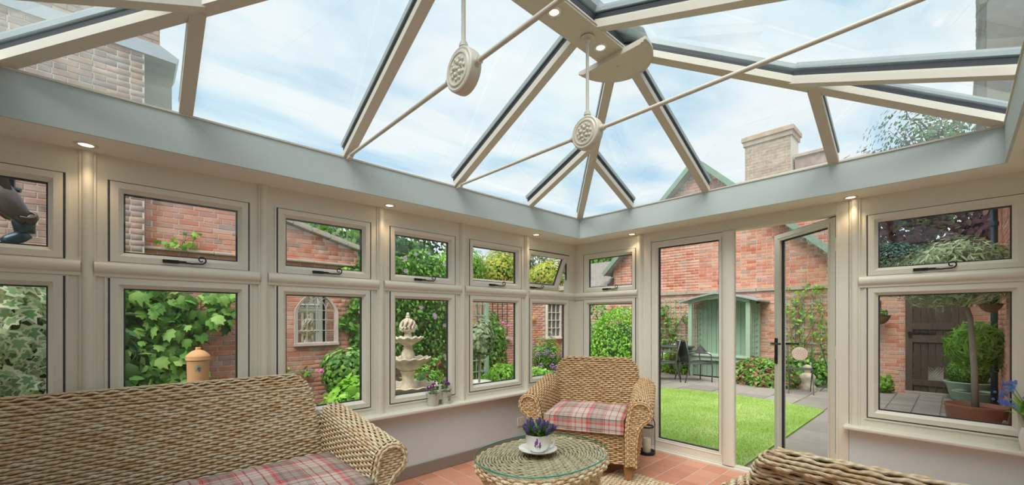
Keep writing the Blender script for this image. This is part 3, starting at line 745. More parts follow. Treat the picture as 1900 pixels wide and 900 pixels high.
# ---- tie bars with their cast roundels
for x, where in ((1.062, 'left roof tie bar, its round boss left of the picture middle'), (1.944, 'right roof tie bar, its round boss under the ridge end')):
    tb = thing('tie_bar', where, 'tie bar', (x, 1.454, 2.372), group='cast tie bars across the roof')
    g = G()
    for s in (1, -1):
        far = (RY1-.03-1.454) if s > 0 else (RY0+.03-1.454)
        g.tube([(0, s*.10, 0), (0, far, .0)], .0105, 10); g.cyl((0, s*.075, 0), (0, s*.115, 0), .017, n=12); g.cyl((0, s*.085, 0), (0, s*.095, 0), .021, n=12)
        g.box(-.012, far-s*.03, -.020, .012, far+s*.03, .030)
        g.ball((0, far, .0), .016, 10, 6)
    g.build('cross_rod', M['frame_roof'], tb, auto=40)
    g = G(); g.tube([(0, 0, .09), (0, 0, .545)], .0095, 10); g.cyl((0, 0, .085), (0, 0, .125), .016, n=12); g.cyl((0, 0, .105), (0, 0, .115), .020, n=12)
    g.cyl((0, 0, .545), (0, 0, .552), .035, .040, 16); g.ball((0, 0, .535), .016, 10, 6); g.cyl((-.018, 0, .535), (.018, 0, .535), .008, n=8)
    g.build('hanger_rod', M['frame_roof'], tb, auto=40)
    g = G(); ri = lambda r, h0, h1, n=32: [( -h0, r)]
    # disc faces -x and +x
    prof = [(.001, -.030), (.062, -.030), (.064, -.034), (.070, -.034), (.073, -.030), (.078, -.028), (.086, -.030), (.092, -.026), (.094, -.018), (.094, .018), (.092, .026), (.086, .030), (.078, .028), (.073, .030), (.070, .034), (.064, .034), (.062, .030), (.001, .030)]
    n = 36; vs = []
    for r, h in prof:
        for k in range(n): a = 2*PI*k/n; vs.append((h, r*math.cos(a), r*math.sin(a)))
    g.add(vs, [(i*n+k, i*n+(k+1) % n, (i+1)*n+(k+1) % n, (i+1)*n+k) for i in range(len(prof)-1) for k in range(n)])
    rd = g.build('roundel', M['frame_roof'], tb, auto=35)
    for sg in (-1, 1):
        g = G(); g.ball((sg*.032, 0, 0), .010, 8, 5)
        for k in range(5):
            a = 2*PI*k/5+PI/2; c = (sg*.031, math.cos(a)*.026, math.sin(a)*.026); g.ball(c, .012, 8, 5)
            for q in (-.35, .35): g.ball((sg*.030, math.cos(a+q)*.044, math.sin(a+q)*.044), .009, 8, 5)
            g.tube([(sg*.031, math.cos(a+.3*j)*(.020+.010*j), math.sin(a+.3*j)*(.020+.010*j)) for j in range(4)], .004, 6)
        g.build('rosette', M['frame_roof'], rd, auto=50, kind='stuff')

# ---- recessed downlights
def downlight(loc, label, r=.034, power=.55, group='recessed downlights in the ring beam'):
    dl = thing('downlight', label, 'downlight', loc, group=group)
    g = G(); g.lathe([(r-.007, -.0005), (r-.005, -.004), (r+.004, -.005), (r+.009, -.003), (r+.010, 0)], 24, cap=False); g.build('bezel', M['chrome'], dl, auto=50)
    G().lathe([(.0005, -.0012), (r-.006, -.0012)], 20, cap=False).build('lamp', M['bulb'], dl)
    ld = bpy.data.lights.new('downlight_beam', 'SPOT'); ld.energy = power*PI; ld.spot_size = math.radians(100); ld.spot_blend = .8; ld.shadow_soft_size = .025; ld.color = (1, .74, .46)
    lo = bpy.data.objects.new('downlight_beam', ld); COL.objects.link(lo); lo.parent = dl; lo.location = (0, 0, -.02)
    return dl
for s, lab in ((-.157, 'recessed downlight above the first left mullion post'), (1.447, 'recessed downlight above the mullion left of the fountain window'), (3.05, 'recessed downlight above the open corner sash')):
    downlight((s, 2.925, RZ0), lab)
for s, lab in ((2.246, 'recessed downlight above the mullion left of the doors'), (.511, 'recessed downlight above the mullion right of the doors')):
    downlight((3.745, s, RZ0), lab)
downlight((2.075, 1.455, 2.93), 'downlight in the ridge beam beside the end boss', .030, .4, 'downlights in the ridge beam')
downlight((1.655, 1.455, 2.93), 'downlight in the ridge beam at the top edge of the picture', .030, .4, 'downlights in the ridge beam')
g = G().box(-.043, -.009, -.043, .043, 0, .043); g.cur = 1; g.box(-.012, -.012, .006, -.004, -.009, .022); g.box(.010, -.012, .006, .018, -.009, .022)
o = g.build('wall_socket', [M['white_china'], M['frame']], None, loc=(2.93, YW, .25), bevel=.003); tag(o, 'small white electric socket on the low wall behind the lavender', 'socket')
# ================================================================== FURNITURE
def ropes(rows, r_n=.0050, r_t=.0072, w=.038, amp=.0050, seg=4, K=5, seed=0):
    """rows: list of (points Nx3, outward normals Nx3, closed). Returns arrays of one mesh of woven strands."""
    rg = np.random.default_rng(seed); Vs = []; Fs = []; A = []; base = 0
    for ri, (P_, N_, closed) in enumerate(rows):
        P_ = np.asarray(P_, float); N_ = np.asarray(N_, float)
        if closed: P_ = np.vstack([P_, P_[:1]]); N_ = np.vstack([N_, N_[:1]])
        d = np.linalg.norm(np.diff(P_, axis=0), axis=1); L = np.concatenate([[0], np.cumsum(d)]); tot = L[-1]
        if tot < .02: continue
        nw = max(2, int(round(tot/w/2))*2); n = nw*seg
        s = np.linspace(0, tot, n+1)
        if closed: s = s[:-1]
        Q = np.stack([np.interp(s, L, P_[:, k]) for k in range(3)], 1); N = np.stack([np.interp(s, L, N_[:, k]) for k in range(3)], 1)
        N /= np.linalg.norm(N, axis=1, keepdims=True)+1e-9
        ph = PI*s/(tot/nw)+(ri % 2)*PI
        off = amp*np.cos(ph)*rg.uniform(.7, 1.25, len(s))
        T = np.roll(Q, -1, 0)-np.roll(Q, 1, 0)
        if not closed: T[0] = Q[1]-Q[0]; T[-1] = Q[-1]-Q[-2]
        T /= np.linalg.norm(T, axis=1, keepdims=True)+1e-9
        B = np.cross(T, N); B /= np.linalg.norm(B, axis=1, keepdims=True)+1e-9
        Q = Q+N*off[:, None]+B*(rg.normal(0, .0005, len(s)))[:, None]
        fat = 1+.12*np.cos(ph)*1.0+rg.normal(0, .04, len(s))
        ang = 2*PI*np.arange(K)/K
        V = Q[:, None, :]+N[:, None, :]*(np.cos(ang)[None, :]*r_n*fat[:, None])[..., None]+B[:, None, :]*(np.sin(ang)[None, :]*r_t*fat[:, None])[..., None]
        m = len(s); V = V.reshape(-1, 3)
        at = np.stack([np.repeat(s, K), np.tile(np.arange(K)/K, m), np.full(m*K, ri+rg.random()*.2)], 1)
        i = np.arange(m if closed else m-1); j = (i+1) % m; k = np.arange(K); k2 = (k+1) % K
        F = np.stack([(i[:, None]*K+k), (i[:, None]*K+k2), (j[:, None]*K+k2), (j[:, None]*K+k)], -1).reshape(-1, 4)+base
        Vs.append(V); Fs.append(F); A.append(at); base += len(V)
    return np.vstack(Vs), np.vstack(Fs), np.vstack(A)
def weave(name, rows, mat, parent, **kw):
    V, F, A = ropes(rows, **kw)
    o = put(name, arr_mesh(name, V, F, mat, {'rope': A}, smooth=True), parent); o['kind'] = 'stuff'; return o
def surface_rows(fn, nrow, v0, v1, n=60, closed=False, out=None):
    """rows of constant v on fn(s, v); normals from cross products, flipped away from out(s,v) centre"""
    rows = []; e = 1e-3
    ss = np.linspace(0, 1, n, endpoint=not closed)
    for r in range(nrow):
        v = v0+(v1-v0)*(r+.5)/nrow; P_ = []; N_ = []
        for s in ss:
            p = np.array(fn(s, v)); ps = np.array(fn(s+e, v))-np.array(fn(s-e, v)); pv = np.array(fn(s, min(1, v+e)))-np.array(fn(s, max(0, v-e)))
            nn = np.cross(ps, pv); l = np.linalg.norm(nn); nn = nn/l if l > 1e-12 else np.array([0, 0, 1.0])
            if out is not None and np.dot(nn, p-np.array(out(s, v))) < 0: nn = -nn
            P_.append(p); N_.append(nn)
        rows.append((P_, N_, closed))
    return rows
def core_from(name, fn, ns, nv, mat, parent, shrink, out, closed=True):
    g = G()
    def f2(s, v):
        p = np.array(fn(s, v)); o = np.array(out(s, v)); d = p-o; l = np.linalg.norm(d)
        return tuple(p-d/l*min(shrink, l*.5)) if l > 1e-6 else tuple(p)
    g.grid(f2, ns, nv, cu=closed)
    return g.build(name, mat, parent, smooth=True)
def stadium(s, hw, th):
    """closed rounded rectangle, half-width hw, thickness th, param s 0..1 from the back centre round"""
    r = th/2; st = 2*(hw-r); P_ = 2*st+2*PI*r; d = (s % 1.0)*P_
    if d < st: return (-hw+r+d, -r)                      # front (towards -y), left to right
    d -= st
    if d < PI*r: a = -PI/2+d/r; return (hw-r+math.cos(a)*r, math.sin(a)*r)
    d -= PI*r
    if d < st: return (hw-r-d, r)
    d -= st; a = PI/2+d/r; return (-hw+r+math.cos(a)*r, math.sin(a)*r)

def wicker_seat(name, label, cat, loc, rz, W, mat, arm_l=True, arm_r=True, group=None, Ht=.935, D=.84, back_hw=None, seed=1, pitch=.0150, kw={}):
    """W inner seat width; faces local -y, origin on the floor under the middle of the seat. Backrest leans back, arms roll outwards."""
    t = thing(name, label, cat, loc, rz, group)
    hw0 = back_hw or W/2+.02
    # backrest: horizontal strands looped round it
    def hw(z):
        q = (z-(Ht-.11))/.11
        b = hw0+.035-.055*min(1, max(0, (z-.56)/(Ht-.60)))
        return b-(.085*(1-math.sqrt(max(0, 1-min(1, q)**2))) if q > 0 else 0)
    def yc(z): return D/2-.17+.16*max(0, (z-.36))/.56+ (.02 if z > .86 else 0)
    def th(z):
        q = (z-(Ht-.045))/.045
        return .085*(math.sqrt(max(.02, 1-min(1, q)**2)) if q > 0 else 1)
    def fb(s, v):
        z = .14+v*(Ht-.14); x, y = stadium(s, hw(z), th(z)); return (x, y+yc(z), z)
    ob = lambda s, v: (fb(s, v)[0]*.9, yc(.14+v*(Ht-.14)), .14+v*(Ht-.14)-(.03 if v > .95 else 0))
    bk = core_from('backrest', fb, 60, 24, M['wicker_core'], t, .008, ob)
    nrow = int((Ht-.14)/pitch)
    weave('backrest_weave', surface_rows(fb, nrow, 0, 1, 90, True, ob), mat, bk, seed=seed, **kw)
    # two strands laid over the top edge
    top = [(x*1.0, yc(Ht)+y, Ht+.002) for x, y in [(hw(Ht-.001)*(1-2*k/20), 0) for k in range(21)]]
    weave('top_edge', [([(p[0], p[1]+dy, p[2]) for p in top], [(0, 0, 1)]*21, False) for dy in (-.008, .004)], mat, bk, seed=seed+3, amp=.0022)
    # seat box
    hs = W/2+.02; yf, yb = -D/2+.03, D/2-.12
    def fs(s, v):
        z = .125+v*.235; P_ = [(-hs, yf), (hs, yf), (hs, yb), (-hs, yb)]; per = [2*hs, yb-yf, 2*hs, yb-yf]; d = (s % 1)*sum(per)
        for k in range(4):
            if d <= per[k]: a, b = P_[k], P_[(k+1) % 4]; q = d/per[k]; return (a[0]+(b[0]-a[0])*q, a[1]+(b[1]-a[1])*q, z)
            d -= per[k]
        return (*P_[0], z)
    os_ = lambda s, v: (0, (yf+yb)/2, .125+v*.235)
    g = G().box(-hs+.008, yf+.008, .12, hs-.008, yb, .355); sb = g.build('seat_base', M['wicker_core'], t)
    weave('seat_weave', surface_rows(fs, 15, 0, 1, 60, True, os_), mat, sb, seed=seed+5)
    # arms
    def arm(side):
        # profile in (x outwards, z): inner foot, up the inside, round the roll, back under, down the outside
        def prof(y01):
            k = y01                                     # 0 front .. 1 back
            zt = .575+.085*k; lean = .012
            cx, cz, R = .112, zt-.022, .092
            pts = [(0, .125), (-.002, .25), (-.004, .38), (.002, .47)]
            for a in np.linspace(math.radians(172), math.radians(-70), 15): pts.append((cx+math.cos(a)*R, cz+math.sin(a)*R))
            pts += [(.108, cz-.135), (.092, .36), (.084, .25), (.084, .125)]
            return np.array(pts)
        def resample(p, n):
            d = np.concatenate([[0], np.cumsum(np.linalg.norm(np.diff(p, axis=0), axis=1))]); s = np.linspace(0, d[-1], n); return np.stack([np.interp(s, d, p[:, 0]), np.interp(s, d, p[:, 1])], 1)
        ya, yb2 = -D/2, D/2-.06
        NP = 80
        PR = {k: resample(prof(k/8), NP) for k in range(9)}
        def fa(s, v):
            """s along y (0 front..1 back), v round the profile"""
            k = min(max(s, 0), 1)*8; k0 = int(min(7, math.floor(k))); f = k-k0
            i = min(max(v, 0), 1)*(NP-1); i0 = int(min(NP-2, math.floor(i))); g_ = i-i0
            a = PR[k0][i0]*(1-g_)+PR[k0][i0+1]*g_; b = PR[k0+1][i0]*(1-g_)+PR[k0+1][i0+1]*g_; p = a*(1-f)+b*f
            return (side*(W/2+.012+p[0]+.0*s), ya+(yb2-ya)*s, p[1])
        def oa(s, v):
            p = fa(s, v); k = .575+.085*s-.018
            return (side*(W/2+.012+(.108 if p[2] > k-.11 else .045)), p[1], k if p[2] > k-.09 else p[2])
        g = G()
        def f3(s, v):
            p = np.array(fa(s, v)); o = np.array(oa(s, v)); d = p-o; l = np.linalg.norm(d); return tuple(p-d/l*min(.008, l*.5))
        g.grid(f3, 10, 50)
        for s in (0, 1):
            pts = [f3(s, v) for v in np.linspace(0, 1, 51)]; b = len(g.v); g.v += pts; g.f.append(tuple(range(b, b+51))); g.m.append(0)
        ar = g.build('armrest', M['wicker_core'], t, smooth=False, recalc=True)
        L_ = np.sum(np.linalg.norm(np.diff(PR[4], axis=0), axis=1)); nr = int(L_/.0150)
        # lengthwise strands
        weave('armrest_weave', surface_rows(fa, nr, 0, 1, 14, False, oa), mat, ar, seed=seed+7+side, w=.042)
        # front face: short level strands across the profile
        pr = resample(prof(0), 200); rows = []
        zs = np.arange(.135, pr[:, 1].max()-.004, .0145)
        for z in zs:
            m = np.where(np.abs(pr[:, 1]-z) < .009)[0]
            if len(m) < 2: continue
            x0, x1 = pr[m, 0].min(), pr[m, 0].max()
            if x1-x0 < .02: continue
            xs = np.linspace(x0+.004, x1-.004, 6); rows.append(([(side*(W/2+.012+x), ya-.004, z) for x in xs], [(0, -1, 0)]*6, False))
        weave('arm_front_weave', rows, mat, ar, seed=seed+11, w=.024, amp=.003)
        # plaited edging: two twisted cords a little inside the outline
        pe = resample(prof(0), 90); cen = np.array([.075, .40]); tn = np.gradient(pe, axis=0); tn /= np.linalg.norm(tn, axis=1, keepdims=True); nrm = np.stack([tn[:, 1], -tn[:, 0]], 1)
        rows = []
        for ins, yy in ((.004, -.008), (.019, -.013)):
            q = pe+nrm*ins; rows.append(([(side*(W/2+.012+a), ya+yy, b) for a, b in q], [(0, -1, 0)]*90, False))
        weave('edge_cord', rows, mat, ar, seed=seed+13, w=.02, amp=.0025, r_n=.008, r_t=.0085)
    if arm_l: arm(-1)
    if arm_r: arm(1)
    # legs
    for sx in (-1, 1):
        for yy in (-D/2+.07, D/2-.12):
            x = sx*(W/2+.03); G().add([(x-.028, yy-.028, 0), (x+.028, yy-.028, 0), (x+.028, yy+.028, 0), (x-.028, yy+.028, 0), (x-.038, yy-.038, .135), (x+.038, yy-.038, .135), (x+.038, yy+.038, .135), (x-.038, yy+.038, .135)],
                                      [(0,3,2,1),(4,5,6,7),(0,1,5,4),(1,2,6,5),(2,3,7,6),(3,0,4,7)]).build('leg', M['wood_leg'], t, bevel=.004)
    return t
def cushion(name, label, loc, rz, w, d, h, crown=.028, group=None, shift=(0, 0)):
    c = thing(name, label, 'cushion', loc, rz, group)
    g = G(); n = 26
    def top(u, v):
        a, b = 2*u-1, 2*v-1
        k = lambda q: (1-abs(q)**6)
        wob = .003*math.sin(9*a+2*b)+.002*math.sin(13*b)
        e = (k(a)*k(b))**.5 if k(a)*k(b) > 0 else 0
        return (a*w/2*(1-.012*(1-k(b))), b*d/2*(1-.012*(1-k(a))), h/2*1.0+crown*(1-a*a)*(1-b*b)+e*.012+wob*e-.012)
    g.grid(lambda u, v: tuple(np.array(top(u, v))+np.array((0, 0, 0))), n, n)
    b0 = len(g.v)
    g.grid(lambda u, v: (top(u, v)[0], top(u, v)[1], -h/2+.012-.4*(top(u, v)[2]-h/2)), n, n)
    ring = [i for i in range(n)]+[n+(n+1)*j for j in range(n)]+[(n+1)*n+n-i for i in range(n)]+[(n+1)*(n-j) for j in range(n)]
    # side gusset, bulging a little
    m = len(ring); lv = 5; base = len(g.v); rows = [ring]
    for k in range(1, lv):
        row = []
        for i in ring:
            x, y, zt = g.v[i]; zb = g.v[i+b0][2]; q = k/lv; bul = 1+.016*math.sin(PI*q)
            row.append(len(g.v)); g.v.append((x*bul, y*bul, zt+(zb-zt)*q))
        rows.append(row)
    rows.append([i+b0 for i in ring])
    for k in range(lv):
        for i in range(m): g.f.append((rows[k][i], rows[k][(i+1) % m], rows[k+1][(i+1) % m], rows[k+1][i])); g.m.append(0)
    g.build('cover', M['plaid'], c, auto=70)
    # piping
    for sg in (0, 1):
        G().tube([Vector(g.v[i+(b0 if sg else 0)]) for i in ring[::2]], .0045, 6, closed=True).build('piping', M['plaid'], c, smooth=True)
    return c

# sofa against the left wall
sofa = wicker_seat('sofa', 'long pale woven sea-grass sofa under the left windows', 'sofa', (.02, 2.485, 0), 0.0, 1.74, M['wicker'], Ht=.935, D=.90, back_hw=.865, seed=20)
cushion('seat_cushion', 'plaid seat cushion at the right end of the long sofa', (.485, 2.31, .425), 0.0, .84, .66, .13, .03, 'plaid cushions on the sofa')
cushion('seat_cushion', 'plaid seat cushion at the left end of the long sofa', (-.375, 2.31, .425), 0.0, .84, .66, .13, .03, 'plaid cushions on the sofa')
# corner armchair
ACX, ACY = 3.06, 2.255
ch = wicker_seat('armchair', 'golden woven sea-grass armchair in the corner by the garden doors', 'armchair', (ACX, ACY, .014), math.radians(-63), .66, M['wicker_warm'], Ht=.90, D=.80, back_hw=.40, seed=40, pitch=.0178, kw=dict(r_t=.0080, r_n=.0056, w=.034, amp=.0054))
cushion('seat_cushion', 'plaid box cushion on the corner armchair', (ACX-.085, ACY-.043, .440), math.radians(-63), .655, .62, .14, .032)
# near armchair, its back to the camera
nc = wicker_seat('armchair', 'woven sea-grass armchair cut off at the bottom right, back to the camera', 'armchair', (1.83, .06, 0), math.radians(90), .66, M['wicker'], Ht=.905, D=.80, back_hw=.40, seed=60, pitch=.0122, kw=dict(r_t=.0060, r_n=.0045, amp=.0042, w=.036))

# coffee table
CT = Vector((1.885, 1.75, .002))
tb = thing('coffee_table', 'oval woven sea-grass coffee table with a glass top', 'table', CT)
def sup(a, rx, ry, p=2.35):
    c, s = math.cos(a), math.sin(a); return (math.copysign(abs(c)**(2/p), c)*rx, math.copysign(abs(s)**(2/p), s)*ry)
def ft(s, v):
    # v 0..1 from floor to rim
    z = .02+v*.43; k = 1.0-.16*math.sin(min(1, (1-v)*1.15)*PI*.62)-(.0 if v < .93 else .0)
    bul = .022*math.exp(-((v-.90)/.07)**2)
    x, y = sup(2*PI*s, .422*k+bul, .335*k+bul); return (x, y, z)
oc = lambda s, v: (0, 0, .02+v*.43)
dr = core_from('drum', ft, 60, 16, M['wicker_core'], tb, .010, oc)
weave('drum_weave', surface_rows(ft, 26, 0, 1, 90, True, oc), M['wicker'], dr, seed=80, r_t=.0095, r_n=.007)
g = G(); g.prism([sup(2*PI*k/60, .425, .335) for k in range(60)], .01, (0, 0, .433)); tpc = g.build('woven_top', M['wicker_core'], tb)
rows = []
for k in range(22):
    q = 1-(k+.3)/22.2; pts = [(*sup(2*PI*j/80, .425*q+.008, .335*q if q > .1 else .335*q, 2.2), .447) for j in range(80)]; rows.append((pts, [(0, 0, 1)]*80, True))
weave('top_weave', rows, M['wicker_grey'], tpc, seed=81, r_t=.0085, amp=.003)
g = G(); n = 90; o_ = [sup(2*PI*k/n, .442, .353, 2.3) for k in range(n)]; i_ = [sup(2*PI*k/n, .439, .350, 2.3) for k in range(n)]
g.add([(x, y, .463) for x, y in i_]+[(x, y, .471) for x, y in i_], [tuple(range(n))[::-1], tuple(range(n, 2*n))])
g.build('glass_top', M['table_glass'], tb)
g = G(); g.add([(x, y, .463) for x, y in i_]+[(x, y, .465) for x, y in o_]+[(x, y, .469) for x, y in o_]+[(x, y, .471) for x, y in i_], [(r*n+k, r*n+(k+1) % n, (r+1)*n+(k+1) % n, (r+1)*n+k) for r in range(3) for k in range(n)])
g.build('glass_edge', M['glass_edge'], tb, smooth=True)

# cup planter of lavender on the table
CUP = Vector((1.855, 1.765, .472))
sa = G(); sa.lathe([(.0, .004), (.045, .0), (.05, .004), (.075, .010), (.108, .020), (.118, .026), (.119, .029), (.108, .026), (.075, .016), (.045, .009), (.0, .009)], 48, cap=False)
sc = sa.build('saucer', M['white_china'], None, smooth=True, loc=CUP, auto=60); tag(sc, 'wide white saucer on the glass coffee table', 'saucer')
cp = thing('planter_cup', 'large white teacup planter of artificial lavender on the coffee table', 'cup', CUP+Vector((0, 0, .010)))
g = G(); g.lathe([(.0, .0), (.042, .0), (.046, .006), (.060, .016), (.069, .034), (.074, .062), (.077, .100), (.079, .108), (.0755, .109), (.073, .100), (.070, .062), (.062, .030), (.0, .020)], 48, cap=False); cb_ = g.build('bowl', M['white_china'], cp, auto=60)
g = G(); hdx = Vector((.733, -.68, 0)); pts = []
for k in range(13):
    a = PI/2-PI*k/12; pts.append(hdx*(.070+.030*math.cos(a)+(.004 if k > 8 else 0))+Vector((0, 0, .058+.032*math.sin(a))))
g.tube(pts, [.0075-.0022*math.sin(PI*k/12) for k in range(13)], 10); g.build('handle', M['white_china'], cp, smooth=True)
# printed lavender sprigs on the side towards the camera
g = G(); q0 = math.atan2(-.733, -.68)
def onc(a, z, off=.0006):
    r = np.interp(z, [.006, .016, .034, .062, .100], [.046, .060, .069, .074, .077])+off; return (r*math.cos(a), r*math.sin(a), z)
def dot(a, z, s):
    vs = [onc(a+s*math.cos(2*PI*k/7)/.07, z+s*math.sin(2*PI*k/7)*1.1) for k in range(7)]; g.add(vs, [tuple(range(7))])
for a0, zt in ((q0-.10, .088), (q0-.24, .072), (q0+.13, .066)):
    g.cur = 0
    for k in range(9): dot(a0+random.uniform(-.06, .06)*(1-k/14), zt-.026+k*.0038, .0042)
    g.cur = 1
    vs = []; 
    for k in range(6): z = .022+(zt-.050)*k/5; aa = a0*.55+q0*.45+(a0-q0)*.45*k/5+.02*math.sin(k); vs.append((aa, z))
    for (a1, z1), (a2, z2) in zip(vs, vs[1:]): g.add([onc(a1-.008, z1), onc(a1+.008, z1), onc(a2+.008, z2), onc(a2-.008, z2)], [(0, 1, 2, 3)])
    for k, (a1, z1) in enumerate(vs[1:4]): sg = 1 if k % 2 else -1; g.add([onc(a1, z1), onc(a1+sg*.07, z1+.010), onc(a1+sg*.11, z1+.024), onc(a1+sg*.03, z1+.012)], [(0, 1, 2, 3)])
g.build('printed_sprig', [M['purple'], M['stem_green']], cp, recalc=False)

def blade_leaves(g, base, n, L, spread, w, droop=.3, seed=1):
    rr = random.Random(seed)
    for k in range(n):
        a = rr.uniform(0, 2*PI); el = rr.uniform(.25, 1.2)*spread; d = Vector((math.cos(a)*math.sin(el), math.sin(a)*math.sin(el), math.cos(el))); l = L*rr.uniform(.6, 1.1)
        p0 = Vector(base)+Vector((math.cos(a), math.sin(a), 0))*rr.uniform(0, .04); s = d.cross(Vector((0, 0, 1))); s = (s.normalized() if s.length > .01 else Vector((1, 0, 0)))*w
        p1 = p0+d*l*.5; p2 = p0+d*l-Vector((0, 0, droop*l*.4))
        g.add([p0-s*.4, p0+s*.4, p1+s, p1-s, p2], [(0, 1, 2, 3), (3, 2, 4)])
g = G(); g.lathe([(.0, .095), (.069, .095)], 20, cap=False); g.build('soil', M['soil'], cp)
g = G(); blade_leaves(g, (0, 0, .095), 420, .105, 1.0, .0046, .35, 5); fo = g.build('lavender_leaves', M['leaf'], cp, kind='stuff', recalc=False)
sp_me = []
for v in range(3):
    g = G(); rr = random.Random(v)
    for k in range(8):
        z = .062+k*.0066; r = .0125*math.sin(PI*(k+1.2)/9.2)
        for j in range(6):
            a = 2*PI*j/6+k*.5; g.ball((math.cos(a)*r*.62, math.sin(a)*r*.62, z), .0052, 5, 3)
    g.cur = 1; g.tube([(0, 0, 0), (0, 0, .07)], .0013, 4)
    sp_me.append(g.mesh('lavender_spike', [M['lavender'], M['stem_green']], smooth=True))
for k in range(19):
    a = k*2.4; r = .014+.052*math.sqrt(k/19); tilt = .10+.62*math.sqrt(k/19)*random.uniform(.7, 1.1)
    o = put('lavender_spike', sp_me[k % 3], cp, (math.cos(a)*r*.6, math.sin(a)*r*.6, .095-.008*math.sqrt(k)), (0, 0, 0)); o.rotation_euler = (Vector((math.cos(a)*math.sin(tilt), math.sin(a)*math.sin(tilt), math.cos(tilt)))).to_track_quat('Z', 'Y').to_euler(); s_ = random.uniform(.95, 1.2); o.scale = (s_, s_, s_)

# lantern on the floor beside the doors
ln = thing('candle_lantern', 'glass hurricane lantern on the tiles between armchair and doors', 'lantern', (3.66, 2.035, 0))
g = G(); g.lathe([(.0, 0), (.076, 0), (.080, .006), (.080, .028), (.076, .032), (.070, .030), (.066, .018), (.0, .018)], 32, cap=False); g.build('base', M['iron'], ln, auto=50)
g = G(); g.lathe([(.064, .020), (.070, .060), (.072, .19), (.068, .225), (.056, .245), (.055, .262), (.0525, .262), (.0535, .244), (.0655, .223), (.0695, .19), (.0675, .060), (.062, .020)], 32, cap=False); g.build('glass_cylinder', M['clear'], ln, smooth=True)
g = G(); g.tube([(math.cos(a)*.062, math.sin(a)*.062, .262) for a in np.linspace(0, 2*PI, 28, endpoint=False)], .008, 8, closed=True); g.build('rim_ring', M['iron'], ln, smooth=True)
g = G(); hd_ = Vector((.73, -.68, 0)); g.tube([hd_*(.080*math.cos(a)*(1 if True else 1))+Vector((0, 0, .262+.115*math.sin(a))) for a in np.linspace(0, PI, 19)], .0042, 6); g.build('handle', M['iron'], ln, smooth=True)
for sgn in (1, -1): G().tube([hd_*sgn*.079+Vector((0, 0, .03)), hd_*sgn*.079+Vector((0, 0, .262))], .003, 6).build('upright', M['iron'], ln)
M['wax'] = simple('ivory_wax', (.80, .74, .60), .5, var=.03)
g = G(); g.lathe([(.0, 0), (.037, 0), (.038, .004), (.038, .125), (.034, .130), (.014, .126), (.0, .124)], 28, cap=False); g.cur = 1; g.tube([(0, 0, .124), (.001, 0, .136)], .0014, 5)
o = g.build('candle', [M['wax'], M['black']], None, loc=(3.66, 2.035, .019), auto=50); tag(o, 'thick ivory pillar candle inside the glass lantern', 'candle')

# rug
rg_ = thing('rug', 'flat braided sea-grass rug under table and armchair', 'rug', (2.02, 1.52, 0))
G().box(-1.06, -1.0, .001, 1.06, .46, .008).build('backing', M['wicker_core'], rg_)
rows = []
for k in range(100):
    y = -.99+k*.0168
    if y > .45: break
    xs = np.linspace(-1.07, 1.07, 40); rows.append(([(x, y, .010) for x in xs], [(0, 0, 1)]*40, False))
weave('rug_weave', rows, M['wicker'], rg_, seed=90, w=.06, amp=.002, r_n=.005, r_t=.009, K=4, seg=3)

# twin bucket planter on the left sill
tw = thing('bucket_planter', 'pair of joined pale metal herb buckets with purple blooms on the window sill', 'planter', (1.93, 3.008, SILL_L))
M['zinc'] = simple('whitewashed_metal', (.62, .64, .58), .5, .1, var=.12, vs=20)
for k, (x, y, lab) in enumerate(((-.052, -.005, None), (.080, .006, None))):
    g = G(); g.lathe([(.0, 0), (.040, 0), (.041, .004), (.0425, .022), (.044, .024), (.0445, .028), (.050, .098), (.053, .101), (.052, .105), (.048, .102), (.0465, .094), (.0, .088)], 28, (x, y, 0), cap=False)
    for z in (.022, .050, .076): 
        r = np.interp(z, [.028, .098], [.0445, .050]); g.tube([(x+math.cos(a)*(r+.0005), y+math.sin(a)*(r+.0005), z) for a in np.linspace(0, 2*PI, 24, endpoint=False)], .0014, 5, closed=True)
    bkt = g.build('bucket', M['zinc'], tw, auto=50)
    g = G(); g.lathe([(0, .090), (.047, .090)], 18, (x, y, 0), cap=False); g.build('soil', M['soil'], bkt)
    g = G(); blade_leaves(g, (x, y, .090), 60, .055, 1.0, .007, .2, 11+k); g.build('leaves', M['leaf_olive'], tw, kind='stuff', recalc=False)
    fl_ = [(-.015, -.01, .165), (.014, .012, .178), (-.028, .016, .158)] if k == 0 else [(-.012, 0, .175), (.016, -.010, .172), (.034, .014, .166)]
    for j, (a, b, c) in enumerate(fl_):
        g = G(); g.cur = 1; g.tube([(x+a*.3, y+b*.3, .09), (x+a, y+b, c-.012)], .0015, 5); g.cur = 0; rr = random.Random(j+k*5)
        for q in range(26):
            d = Vector((rr.gauss(0, 1), rr.gauss(0, 1), rr.gauss(0, 1)*.7+.3)).normalized()*.017; g.ball((x+a+d.x, y+b+d.y, c+d.z*.75), .0052, 5, 3)
        g.build('bloom', [M['purple'], M['stem_green']], tw, smooth=True)
g = G(); g.prism([(-.022, .045), (.022, .045), (.014, .10), (.010, .155), (.014, .168), (-.014, .168), (-.010, .155), (-.014, .10)], .004, (.014, -.004, 0), (1, 0, 0), (0, 0, 1), (0, -1, 0)); g.cyl((-.020, .0, .165), (.040, .0, .165), .007, n=10)
g.build('carrying_handle', M['zinc'], tw, bevel=.001)
g = G()
